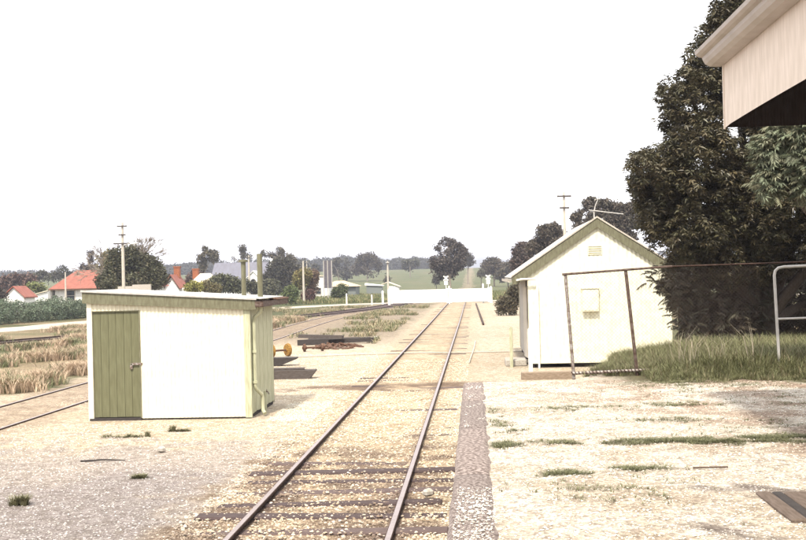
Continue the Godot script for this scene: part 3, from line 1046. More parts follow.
# ---------------------------------------------------------------- station verandah, upper right
func station() -> void:
	var t := thing("station_building", "station verandah end with pinkish ribbed fascia and heavy gutter at upper right", "building", Vector3.ZERO)
	var xf := 2.76
	var ze := -12.40
	var yb := 4.20
	var yt := 4.92
	var wavy := func(x: float) -> float: return yb - 0.012 * ss((x - 12.1) / 0.3) + 0.004 * sin(x * 1.3)
	var f := Mb.new()
	f.ripple(Vector3(xf, 0, 0), Vector3.FORWARD, Vector3.UP, Vector3.LEFT, -3.0, 12.40, wavy, func(_x: float) -> float: return yt, 0.032, 0.0028, 6)
	put(f, "fascia", M.pinkcream, t)
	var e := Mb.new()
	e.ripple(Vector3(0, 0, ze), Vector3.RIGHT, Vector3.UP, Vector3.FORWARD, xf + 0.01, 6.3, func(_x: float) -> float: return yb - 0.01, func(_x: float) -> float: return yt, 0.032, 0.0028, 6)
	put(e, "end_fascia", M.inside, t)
	var cs := Mb.new()
	cs.box(xf - 0.012, yb - 0.025, ze - 0.012, xf + 0.004, yt, ze + 0.02)
	put(cs, "corner_strip", M.pinkcream, t)
	# gutter: an ogee section drawn along the eave
	var o := [Vector2(0.0, 0.13), Vector2(-0.27, 0.135), Vector2(-0.285, 0.12), Vector2(-0.275, 0.085), Vector2(-0.245, 0.065), Vector2(-0.205, 0.055), Vector2(-0.195, 0.02), Vector2(-0.17, -0.02), Vector2(-0.12, -0.045), Vector2(0.0, -0.05)]
	o.reverse()
	o.reverse()
	var g := Mb.new()
	for i in o.size():
		o[i] += Vector2(xf - 0.006, yt)
	g.prism(o, ze - 0.08, 3.0)
	put(g, "gutter", M.gutter, t)
	# roof over the verandah, wall and soffit framing behind
	var sl := 0.32
	var r := Mb.new()
	r.ripple(Vector3(xf - 0.06, yt + 0.14, 0), Vector3.FORWARD, Vector3(1, sl, 0).normalized(), Vector3(-sl, 1, 0).normalized(), -3.0, -ze + 0.05, func(_x: float) -> float: return 0.0, func(_x: float) -> float: return 7.2, 0.0762, 0.009, 5)
	put(r, "roof", M.galv, t)
	var w := Mb.new()
	w.box(6.3, 0.95, ze, 6.5, yt + 1.1, 3.0)
	put(w, "wall", M.pinkcream, t)
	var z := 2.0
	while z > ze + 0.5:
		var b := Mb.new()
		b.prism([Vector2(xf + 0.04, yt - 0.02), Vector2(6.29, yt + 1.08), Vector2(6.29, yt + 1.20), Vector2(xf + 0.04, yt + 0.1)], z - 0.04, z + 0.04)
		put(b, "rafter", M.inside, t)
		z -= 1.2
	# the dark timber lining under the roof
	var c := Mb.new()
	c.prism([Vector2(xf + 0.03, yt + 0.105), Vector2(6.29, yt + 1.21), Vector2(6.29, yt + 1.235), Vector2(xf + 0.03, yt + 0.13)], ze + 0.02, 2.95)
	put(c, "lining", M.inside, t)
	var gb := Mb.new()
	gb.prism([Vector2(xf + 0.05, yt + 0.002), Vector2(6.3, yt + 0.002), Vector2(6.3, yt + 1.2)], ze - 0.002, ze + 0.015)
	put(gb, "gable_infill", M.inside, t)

# ---------------------------------------------------------------- wire fence and gate
func chain_link(x0: float, x1: float, y0: float, y1: float, z: float, pitch: float, th: float, slope := 0.0) -> Mb:
	var b := Mb.new()
	var w := x1 - x0
	var h := y1 - y0
	for s in [1.0, -1.0]:
		var k := -h
		while k < w:
			var a0 := maxf(k, 0.0)
			var a1 := minf(k + h, w)
			if a1 > a0 + 0.01:
				var p := Vector3(x0 + a0, y0 + (a0 - k), z)
				var q := Vector3(x0 + a1, y0 + (a1 - k), z)
				if s < 0:
					p.x = x0 + x1 - p.x
					q.x = x0 + x1 - q.x
				p.y += slope * (p.x - x0)
				q.y += slope * (q.x - x0)
				p.z += s * th * 0.5
				q.z += s * th * 0.5
				b.tube([p, q], [th], 3)
			k += pitch
	return b
func fence() -> void:
	var t := thing("wire_fence", "rusty leaning post and rail fence with wire mesh in front of the cabin", "fence", Vector3.ZERO)
	var z := -17.9
	for q in [[1.53, 1.43, 2.64], [2.53, 2.38, 2.67]]:
		var b := Mb.new()
		b.tube([Vector3(q[0], 0.9, z), Vector3(q[1], q[2], z)], [0.028], 8)
		put(b, "post", M.oldgutter if q[0] > 2.0 else M.steel, t)
	for q in [[7.0, 2.78], [9.5, 2.82]]:
		var b := Mb.new()
		b.tube([Vector3(q[0], 0.9, z - 0.05), Vector3(q[0], q[1], z - 0.05)], [0.028], 8)
		put(b, "post", M.rust, t)
	var r := Mb.new()
	r.tube([Vector3(1.38, 2.625, z + 0.03), Vector3(3.1, 2.71, z + 0.03)], [0.019], 8)
	put(r, "top_rail", M.oldgutter, t)
	r = Mb.new()
	r.tube([Vector3(3.1, 2.71, z + 0.03), Vector3(5.2, 2.73, z), Vector3(9.5, 2.80, z)], [0.012], 6)
	put(r, "top_wire", M.railside, t)
	r = Mb.new()
	r.tube([Vector3(1.50, 1.055, z + 0.03), Vector3(3.12, 1.10, z + 0.03)], [0.024], 8)
	put(r, "bottom_rail", M.steel, t)
	# ties that hold the mesh to the rails
	var ti := Mb.new()
	var x := 1.5
	while x < 3.1:
		ti.tbox(xform(x, 1.055 + (x - 1.5) * 0.028, z + 0.03, 0, 0, 0.5), Vector3(0.012, 0.054, 0.054))
		x += 0.055
	put(ti, "wire_tie", M.railside, t).set_meta("kind", "stuff")
	put(chain_link(1.46, 4.45, 1.08, 2.63, z, 0.058, 0.0013, 0.028), "wire_mesh", M.oldgutter, t).set_meta("kind", "stuff")
	# the gate leaf
	var g := thing("tube_gate", "galvanised tube gate with rounded corner and wire mesh at the right edge", "gate", Vector3(4.64, 1.0, -17.55))
	var f := Mb.new()
	f.tube([Vector3(0.0, 0.03, 0), Vector3(-0.03, 1.0, 0), Vector3(-0.045, 1.53, 0), Vector3(-0.03, 1.60, 0), Vector3(0.02, 1.645, 0), Vector3(0.10, 1.66, 0), Vector3(1.5, 1.69, 0), Vector3(1.58, 1.66, 0), Vector3(1.62, 1.58, 0), Vector3(1.64, 0.03, 0)], [0.022], 10)
	put(f, "frame", M.galv, g)
	f = Mb.new()
	f.tube([Vector3(-0.02, 0.86, 0), Vector3(1.63, 0.88, 0)], [0.017], 8)
	put(f, "middle_rail", M.galv, g)
	f = Mb.new()
	f.tube([Vector3(0.0, 0.04, 0), Vector3(1.64, 0.04, 0)], [0.02], 8)
	put(f, "bottom_rail", M.galv, g)
	put(chain_link(0.0, 1.62, 0.05, 1.64, 0.0, 0.058, 0.0011), "wire_mesh", M.oldgutter, g).set_meta("kind", "stuff")

# ---------------------------------------------------------------- things lying in the yard
func beam(called: String, label: String, at: Vector3, turn: float, size: Vector3, m: Material, cut: float, tilt := 0.0, group := "") -> void:
	var b := Mb.new()
	var h := size * 0.5
	b.prism([Vector2(-h.x, 0), Vector2(h.x - cut, 0), Vector2(h.x, size.y * 0.85), Vector2(h.x - 0.01, size.y), Vector2(-h.x, size.y)], -h.z, h.z)
	for i in b.v.size():
		b.v[i] += Vector3(0, 0.012, 0.012) * N2.get_noise_3d(b.v[i].x * 1.5 + at.x * 7.0, b.v[i].y * 5.0, b.v[i].z * 5.0)
	var o := put(b, called, m, self)
	o.transform = xform(at.x, at.y, at.z, turn, 0, tilt)
	tag(o, label, "beam", group)
func yard() -> void:
	beam("timber_beam", "thick dark beam with a slanted end lying behind the shed, nearest one", Vector3(-5.75, 0, -29.7), 0.02, Vector3(2.9, 0.23, 0.40), M.greywood, 0.16)
	beam("timber_beam", "short plank resting on the thick slanted-end beam", Vector3(-5.6, 0.235, -29.75), 0.03, Vector3(2.0, 0.045, 0.22), M.greywood, 0.04)
	beam("timber_beam", "dark beam with a tapered tip between the shed and the yellow wheels", Vector3(-6.9, 0, -34.2), 0.06, Vector3(2.75, 0.25, 0.45), M.darkwood, 0.55)
	beam("timber_beam", "short thick black beam at the left of the timber heap", Vector3(-6.55, 0.02, -44.6), 0.12, Vector3(1.25, 0.21, 0.25), M.darkwood, 0.02, 0.02)
	beam("timber_beam", "long dark beam along the right of the timber heap", Vector3(-5.28, 0.03, -45.2), -0.10, Vector3(2.25, 0.17, 0.22), M.darkwood, 0.02, 0.03)
	beam("timber_beam", "grey weathered beam on top of the timber heap", Vector3(-6.3, 0.235, -45.1), -0.2, Vector3(1.9, 0.14, 0.2), M.greywood, 0.02, -0.03)
	beam("timber_beam", "thin grey beam at the back of the timber heap", Vector3(-5.7, 0.02, -46.4), 0.05, Vector3(2.6, 0.16, 0.2), M.greywood, 0.02)
	# scrap heap of brown rusty bits
	var hp := Mb.new()
	for i in 70:
		var a := rng.randf() * TAU
		var r := sqrt(rng.randf())
		hp.tbox(xform(cos(a) * r * 0.95, 0.02 + 0.11 * (1.0 - r) + 0.02 * rng.randf(), sin(a) * r * 1.1, rng.randf() * 3.0, rng.randf_range(-0.4, 0.4), rng.randf_range(-0.4, 0.4)), Vector3(rng.randf_range(0.1, 0.4), rng.randf_range(0.03, 0.07), rng.randf_range(0.06, 0.16)))
	var heap := put(hp, "scrap_heap", M.rust, self)
	heap.position = Vector3(-5.35, 0, -42.6)
	tag(heap, "low heap of rusty brown scrap in front of the timber heap", "scrap heap")
	# wheelsets of a gangers' trolley
	var k := 0
	for q in [[Vector3(-6.74, 0.23, -38.0), 0.75, "yellow", "yellow spoked trolley wheelset standing behind the shed's right edge"], [Vector3(-5.95, 0.15, -40.6), 0.35, "yellow", "small yellowish rusty wheelset beside the scrap heap"]]:
		var w := thing("wheelset", q[3], "wheelset", q[0], q[1])
		var rr: float = q[0].y
		var ax := Mb.new()
		ax.tube([Vector3(-0.42, 0, 0), Vector3(0.42, 0, 0)], [0.035], 8)
		put(ax, "axle", M.rust, w)
		for s in [-0.33, 0.33]:
			var wh := Mb.new()
			wh.tube([Vector3(s - 0.035, 0, 0), Vector3(s - 0.03, 0, 0), Vector3(s + 0.03, 0, 0), Vector3(s + 0.035, 0, 0)], [rr * 0.62, rr * 0.66, rr * 0.66, rr * 0.62], 20)
			var wheel := put(wh, "wheel", M.yellow, w)
			var rim := Mb.new()
			rim.tube([Vector3(s - 0.05, 0, 0), Vector3(s - 0.045, 0, 0), Vector3(s + 0.0, 0, 0), Vector3(s + 0.012, 0, 0), Vector3(s + 0.024, 0, 0)], [rr * 0.86, rr * 0.9, rr * 0.92, rr, rr], 24)
			rim.tube([Vector3(s - 0.08, 0, 0), Vector3(s + 0.08, 0, 0)], [0.06], 10)
			put(rim, "rim", M.yellow if k == 0 else M.rust, wheel)
		k += 1
	# loose stones and one pale block
	var st := 0
	for q in [[-0.62, 0.05, -13.3, 0.085, "pale broken stone lying just right of the right-hand rail"], [-4.3, 0.02, -47.4, 0.16, "pale block beside the end of the timber heap"], [-4.95, 0.02, -17.2, 0.085, "pale stone on the gravel in front of the shed"]]:
		var b := Mb.new()
		b.cbox(Transform3D(), Vector3(q[3] * 1.5, q[3], q[3] * 1.2), q[3] * 0.28)
		for i in b.v.size():
			b.v[i] *= 1.0 + 0.25 * N2.get_noise_3d(b.v[i].x * 40.0 + st * 9.0, b.v[i].y * 40.0, b.v[i].z * 40.0)
		var o := put(b, "stone", M.concrete, self)
		o.transform = xform(q[0], q[1] + q[3] * 0.35, q[2], 0.5 + st)
		tag(o, q[4], "stone")
		st += 1
	# sticks and a fallen rod on the gravel
	var sk := Mb.new()
	sk.tube([Vector3(-0.35, 0.0, 0), Vector3(0.0, 0.02, 0.02), Vector3(0.32, 0.0, -0.03)], [0.014, 0.012, 0.006], 6)
	var so := put(sk, "stick", M.darkwood, self)
	so.position = Vector3(-5.6, 0.012, -16.4)
	tag(so, "short dark stick on the grey gravel at the left", "stick")
	var sk2 := Mb.new()
	sk2.tube([Vector3(-0.14, 0.0, 0), Vector3(0.14, 0.006, 0.02)], [0.008], 6)
	so = put(sk2, "stick", M.plank, self)
	so.position = Vector3(1.9, 1.012, -9.4)
	tag(so, "thin brown stick on the platform gravel left of the plank cover", "stick")

# ---------------------------------------------------------------- level crossing
func gate_leaf(label: String, x0: float, x1: float, z: float) -> void:
	var t := thing("crossing_gate", label, "gate", Vector3(x0, 0, z), 0.0, "level crossing gates")
	var w := x1 - x0
	for q in [[0.0, 1.47], [w - 0.16, 1.47]]:
		var b := Mb.new()
		b.box(q[0], 0.12, -0.06, q[0] + 0.16, q[1], 0.06)
		put(b, "stile", M.white, t)
	var y := 0.17
	for i in 6:
		var b := Mb.new()
		b.box(0.161, y, -0.03, w - 0.161, y + 0.185, 0.03)
		put(b, "board", M.white, t)
		y += 0.208
func crossing() -> void:
	gate_leaf("long white level crossing gate left of the rails", -7.95, -2.56, -105.0)
	gate_leaf("short white level crossing gate over the right-hand rail", -2.36, 1.30, -104.8)
	for q in [["thick white post at the left end of the crossing gates", -8.12, -105.2, 1.56, 0.24], ["white post between the two crossing gates", -2.46, -105.0, 1.70, 0.13], ["tall white post near the right end of the crossing gates", 0.72, -105.3, 1.85, 0.16], ["thick white post at the right end of the crossing gates", 1.45, -105.0, 1.58, 0.22], ["slim white post far left of the crossing gates", -12.6, -109.0, 1.15, 0.12], ["slim white post between the far left post and the gates", -9.98, -107.5, 1.0, 0.11], ["broad white post just left of the crossing gates", -9.1, -109.6, 1.35, 0.2]]:
		var b := Mb.new()
		var h: float = q[4] * 0.5
		b.box(-h, -0.2, -h, h, q[3] - h, h)
		b.hexa([Vector3(-h, q[3] - h, h), Vector3(h, q[3] - h, h), Vector3(h, q[3] - h, -h), Vector3(-h, q[3] - h, -h), Vector3(-0.02, q[3], 0.02), Vector3(0.02, q[3], 0.02), Vector3(0.02, q[3], -0.02), Vector3(-0.02, q[3], -0.02)])
		var o := put(b, "post", M.white, self)
		o.position = Vector3(q[1], 0, q[2])
		tag(o, q[0], "post", "white posts at the level crossing")
	for q in [["white crossbuck sign behind the middle of the crossing gates", -3.25], ["white crossbuck sign behind the right end of the crossing gates", 1.45]]:
		var t := thing("crossing_sign", q[0], "sign", Vector3(q[1], 0, -125), 0.0, "crossbuck signs")
		var b := Mb.new()
		b.tube([Vector3(0, -0.2, 0), Vector3(0, 2.6, 0)], [0.05], 8)
		put(b, "post", M.white, t)
		for s in [-1.0, 1.0]:
			b = Mb.new()
			b.tbox(xform(0, 2.38, 0.065 + 0.012 * s, 0, 0, s * 0.75), Vector3(0.72, 0.13, 0.02))
			put(b, "arm", M.white, t)
		b = Mb.new()
		b.box(-0.21, 1.62, 0.055, 0.21, 2.08, 0.075)
		put(b, "panel", M.white, t)
	# tall sign of two dark boards on three grey posts
	var sg := thing("board_sign", "tall sign of two dark boards between pale posts beyond the sidings", "sign", Vector3(-17.9, 0, -135))
	for x in [-0.42, 0.06, 0.56]:
		var b := Mb.new()
		b.box(x - 0.055, -0.2, -0.055, x + 0.055, 4.85, 0.055)
		put(b, "post", M.greypaint, sg)
	for q in [[-0.364, 0.0], [0.118, 0.5]]:
		var b := Mb.new()
		b.box(q[0], 1.5, -0.02, q[1], 4.8, 0.02)
		put(b, "board", M.signboard, sg)
	# poles
	pole("street-light power pole with two crossarms in front of the large dark tree", -22.35, -70.0, 6.55, 0.11, true, [[6.3, 0.62], [5.75, 0.45], [5.2, 1.1]])
	pole("power pole with short crossarms behind the cabin's left roof slope", 4.82, -60.0, 6.95, 0.09, true, [[6.72, 0.75], [6.1, 0.5]])
	pole("plain pale wooden pole beside the slender gum", -33.6, -165.0, 6.4, 0.16, false, [[6.1, 0.6]])
	pole("plain pale wooden pole between the bushes right of the shed", -18.2, -118.0, 4.6, 0.12, false, [])
	pole("thin distant pole left of the tall double board sign", -30.2, -200.0, 5.9, 0.12, false, [[5.6, 0.5]])
	pole("grey pole left of the crossing gates, in front of the field", -9.2, -118.0, 4.35, 0.11, false, [[4.1, 0.3]])
	pole("thin grey pole between the two red-roofed houses", -39.2, -105.0, 3.9, 0.09, false, [])
	# wagon-like pale wall behind the shed roof
	var lw := thing("garden_wall", "pinkish-white wall at the foot of the large dark tree", "wall", Vector3(-26.4, 0, -82))
	for q in [[-0.2, 0.9, 2.45], [0.9, 2.3, 2.55]]:
		var b := Mb.new()
		b.box(q[0], -0.1, -0.1, q[1] - 0.006, q[2], 0.1)
		put(b, "panel", M.concrete, lw)
func pole(label: String, x: float, z: float, h: float, r: float, lamp: bool, arms: Array) -> void:
	var t := thing("power_pole", label, "pole", Vector3(x, 0, z), 0.1)
	var b := Mb.new()
	b.tube([Vector3(0, -0.3, 0), Vector3(0, h * 0.75, 0), Vector3(0.01, h, 0)], [r * 1.1, r * 0.85, r * 0.6], 9)
	put(b, "shaft", M.palewood, t)
	for a in arms:
		var c := Mb.new()
		c.tbox(xform(0, a[0], r * 1.2), Vector3(a[1], 0.09, 0.09))
		var o := put(c, "crossarm", M.greywood, t)
		for s in [-0.44, 0.44]:
			var i := Mb.new()
			i.tube([Vector3(a[1] * s, a[0] + 0.04, r * 1.2), Vector3(a[1] * s, a[0] + 0.15, r * 1.2)], [0.035, 0.025], 6)
			put(i, "insulator", M.white, o)
	if lamp and z < -65.0:
		var l := Mb.new()
		l.tube([Vector3(0.05, 5.05, 0.1), Vector3(0.45, 5.2, 0.2), Vector3(0.55, 5.2, 0.2)], [0.03], 6)
		put(l, "lamp_bracket", M.galv, t)
		l = Mb.new()
		l.cbox(xform(0.75, 5.2, 0.22, 0, 0, 0.08), Vector3(0.45, 0.14, 0.2), 0.04)
		put(l, "lamp_head", M.white, t)

# ---------------------------------------------------------------- buildings in the distance
func window_in(t: Node, x: float, y: float, z: float, w: float, h: float) -> void:
	var b := Mb.new()
	b.box(x - w * 0.5 - 0.08, y - 0.08, z - 0.02, x - w * 0.5, y + h + 0.08, z + 0.05)
	b.box(x + w * 0.5, y - 0.08, z - 0.02, x + w * 0.5 + 0.08, y + h + 0.08, z + 0.05)
	b.box(x - w * 0.5, y + h, z - 0.02, x + w * 0.5, y + h + 0.08, z + 0.05)
	b.box(x - w * 0.5, y - 0.08, z - 0.02, x + w * 0.5, y, z + 0.07)
	b.box(x - w * 0.5, y + h * 0.5 - 0.02, z - 0.02, x + w * 0.5, y + h * 0.5 + 0.02, z + 0.04)
	var f := put(b, "window", M.palewood, t)
	b = Mb.new()
	b.box(x - w * 0.5, y, z - 0.01, x + w * 0.5, y + h, z + 0.012)
	put(b, "pane", M.glass, f)
func hip_roof(t: Node, x0: float, x1: float, z0: float, z1: float, ye: float, yr: float, inset: float, m: Material) -> MeshInstance3D:
	var b := Mb.new()
	var zm := (z0 + z1) * 0.5
	var A := Vector3(x0 + inset, yr, zm)
	var C := Vector3(x1 - inset, yr, zm)
	var p := [Vector3(x0, ye, z1), Vector3(x1, ye, z1), Vector3(x1, ye, z0), Vector3(x0, ye, z0)]
	b.quad(p[0], A, C, p[1])
	b.quad(p[2], C, A, p[3])
	b.tri(p[1], C, p[2])
	b.tri(p[3], A, p[0])
	b.quad(p[0], p[1], p[2], p[3])
	return put(b, "roof", m, t)
func gable_roof(t: Node, x0: float, x1: float, z0: float, z1: float, ye: float, yr: float, along_x: bool, m: Material) -> void:
	var b := Mb.new()
	var xm := (x0 + x1) * 0.5
	var zm := (z0 + z1) * 0.5
	var d := Vector3(0, 0.1, 0)
	var s := []
	if along_x:
		s = [[Vector3(x0, ye, z1), Vector3(x1, ye, z1), Vector3(x1, yr, zm), Vector3(x0, yr, zm)], [Vector3(x1, ye, z0), Vector3(x0, ye, z0), Vector3(x0, yr, zm), Vector3(x1, yr, zm)]]
	else:
		s = [[Vector3(x0, ye, z0), Vector3(x0, ye, z1), Vector3(xm, yr, z1), Vector3(xm, yr, z0)], [Vector3(x1, ye, z1), Vector3(x1, ye, z0), Vector3(xm, yr, z0), Vector3(xm, yr, z1)]]
	for q in s:
		b.hexa([q[0], q[1], q[2], q[3], q[0] + d, q[1] + d, q[2] + d, q[3] + d])
	put(b, "roof", m, t)
func walls(t: Node, x0: float, x1: float, z0: float, z1: float, h: float, m: Material, gable := 0.0, along_x := false) -> void:
	var b := Mb.new()
	b.box(x0, -0.2, z0, x1, h, z1)
	if gable > 0.0:
		if along_x:
			b.prism([Vector2(z0, h), Vector2(z1, h), Vector2((z0 + z1) * 0.5, h + gable)], x0, x1, Transform3D(Basis(Vector3(0, 0, 1), Vector3(0, 1, 0), Vector3(1, 0, 0)), Vector3.ZERO))
		else:
			b.prism([Vector2(x0, h), Vector2(x1, h), Vector2((x0 + x1) * 0.5, h + gable)], z0, z1)
	put(b, "wall", m, t)
func chimney(t: Node, x: float, z: float, y0: float, y1: float) -> void:
	var b := Mb.new()
	b.box(x - 0.32, y0, z - 0.3, x + 0.32, y1, z + 0.3)
	b.box(x - 0.38, y1, z - 0.36, x + 0.38, y1 + 0.12, z + 0.36)
	put(b, "chimney", M.brick, t)
func far_buildings() -> void:
	var t := thing("red_roofed_house", "long white house with large red hipped roof behind the hedge", "house", Vector3(-43.2, 0, -112))
	walls(t, 0.2, 9.6, -7.2, -0.2, 2.28, M.white)
	hip_roof(t, -0.3, 10.1, -7.7, 0.3, 2.26, 4.15, 1.5, M.redroof)
	var ev := Mb.new()
	ev.box(-0.3, 2.14, 0.301, 10.1, 2.26, 0.36)
	put(ev, "eave_board", M.rust, t)
	window_in(t, 1.85, 1.05, -0.2, 0.8, 1.0)
	window_in(t, 4.1, 1.05, -0.2, 0.8, 1.0)
	window_in(t, 6.6, 1.05, -0.2, 0.8, 1.0)
	var lean := thing("lean_to", "white sloping-roofed lean-to left of the large red-roofed house", "shed", Vector3(-45.0, 0, -111))
	var lb := Mb.new()
	lb.prism([Vector2(-0.9, -0.2), Vector2(1.7, -0.2), Vector2(1.7, 2.05), Vector2(-0.9, 1.45)], -4.0, 0.0)
	put(lb, "wall", M.white, lean)
	lb = Mb.new()
	lb.prism([Vector2(-1.1, 1.42), Vector2(1.75, 2.08), Vector2(1.75, 2.16), Vector2(-1.1, 1.5)], -4.2, 0.2)
	put(lb, "roof", M.creamroof, lean)
	t = thing("small_house", "small white gabled outbuilding with red roof at the far left", "house", Vector3(-42.2, 0, -100))
	walls(t, -0.95, 0.95, -2.6, 0.0, 1.65, M.white, 0.9)
	gable_roof(t, -1.15, 1.15, -2.8, 0.2, 1.55, 2.58, false, M.redroof)
	t = thing("chimney_house", "cream-roofed house with two orange brick chimneys behind the shed", "house", Vector3(-32.4, 0, -124))
	walls(t, -1.3, 3.2, -5.0, 0.0, 2.0, M.white)
	hip_roof(t, -0.2, 3.4, -5.2, 0.3, 1.95, 3.6, 1.2, M.creamroof)
	gable_roof(t, -2.6, -0.5, -3.0, 1.0, 1.9, 3.45, false, M.redroof)
	walls(t, -2.4, -0.7, -2.8, 0.6, 1.9, M.white, 1.35)
	chimney(t, -1.55, -2.0, 2.6, 4.35)
	chimney(t, 0.45, -2.6, 3.0, 4.05)
	# church
	t = thing("church", "church with long grey roof, white gable end and arched porch", "church", Vector3(-41.2, 0, -172))
	walls(t, 0.3, 9.0, -7.0, 0.0, 2.6, M.white, 2.6, true)
	gable_roof(t, 0.0, 8.9, -7.4, 0.4, 2.45, 5.45, true, M.greyroof)
	var gb := Mb.new()
	gb.prism([Vector2(-7.3, -0.2), Vector2(0.3, -0.2), Vector2(0.3, 2.9), Vector2(-3.5, 6.0), Vector2(-7.3, 2.9)], 0, 0.3, Transform3D(Basis(Vector3(0, 0, 1), Vector3(0, 1, 0), Vector3(-1, 0, 0)), Vector3(9.3, 0, 0)))
	put(gb, "gable_end", M.white, t)
	walls(t, 6.4, 8.4, 0.4, 3.0, 2.9, M.white, 1.1)
	gable_roof(t, 6.2, 8.6, 0.2, 3.2, 2.8, 4.05, false, M.white)
	var ar := Mb.new()
	var op := []
	op.append(Vector2(6.9, 0.0))
	op.append(Vector2(7.9, 0.0))
	for i in 9:
		var a := PI * i / 8.0
		op.append(Vector2(7.4 + 0.5 * cos(a), 2.2 + 0.7 * sin(a)))
	ar.prism(op, 2.9, 3.012)
	put(ar, "porch_opening", M.dark, t)
	window_in(t, 1.9, 1.1, 0.0, 0.7, 1.2)
	window_in(t, 4.3, 1.1, 0.0, 0.7, 1.2)
	# low buildings towards the crossing
	t = thing("white_building", "flat white building with dark opening behind the tall double board sign", "building", Vector3(-21.9, 0, -150))
	walls(t, 0.0, 2.2, -3.0, 0.0, 3.0, M.white)
	var rb := Mb.new()
	rb.box(-0.2, 3.0, -3.2, 2.4, 3.12, 0.2)
	put(rb, "roof", M.creamroof, t)
	window_in(t, 0.8, 0.6, 0.0, 0.6, 0.8)
	t = thing("tan_roofed_house", "low house with broad tan roof right of the tall double board sign", "house", Vector3(-21.6, 0, -155))
	walls(t, 0.2, 5.0, -5.0, 0.0, 1.5, M.teal)
	hip_roof(t, -0.3, 5.3, -5.4, 0.5, 1.5, 2.3, 2.2, M.tanroof)
	window_in(t, 3.3, 0.6, 0.0, 0.8, 0.6)
	t = thing("pale_shed", "low pale flat-roofed shed right of the tan-roofed house", "shed", Vector3(-15.6, 0, -160))
	walls(t, 0, 2.2, -2.0, 0.0, 1.55, M.teal)
	rb = Mb.new()
	rb.prism([Vector2(-0.2, 1.55), Vector2(2.4, 1.4), Vector2(2.4, 1.5), Vector2(-0.2, 1.85)], -2.2, 0.2)
	put(rb, "roof", M.white, t)
	t = thing("pale_shed", "small cream gabled shed near the grey pole by the crossing", "shed", Vector3(-12.9, 0, -165))
	walls(t, 0, 1.6, -2.4, 0.0, 1.3, M.white)
	rb = Mb.new()
	rb.prism([Vector2(-1.0, 1.62), Vector2(0.0, 1.98), Vector2(1.8, 1.25), Vector2(1.8, 1.15), Vector2(0.0, 1.86), Vector2(-1.0, 1.5)], -2.6, 0.2)
	put(rb, "roof", M.creamroof, t)

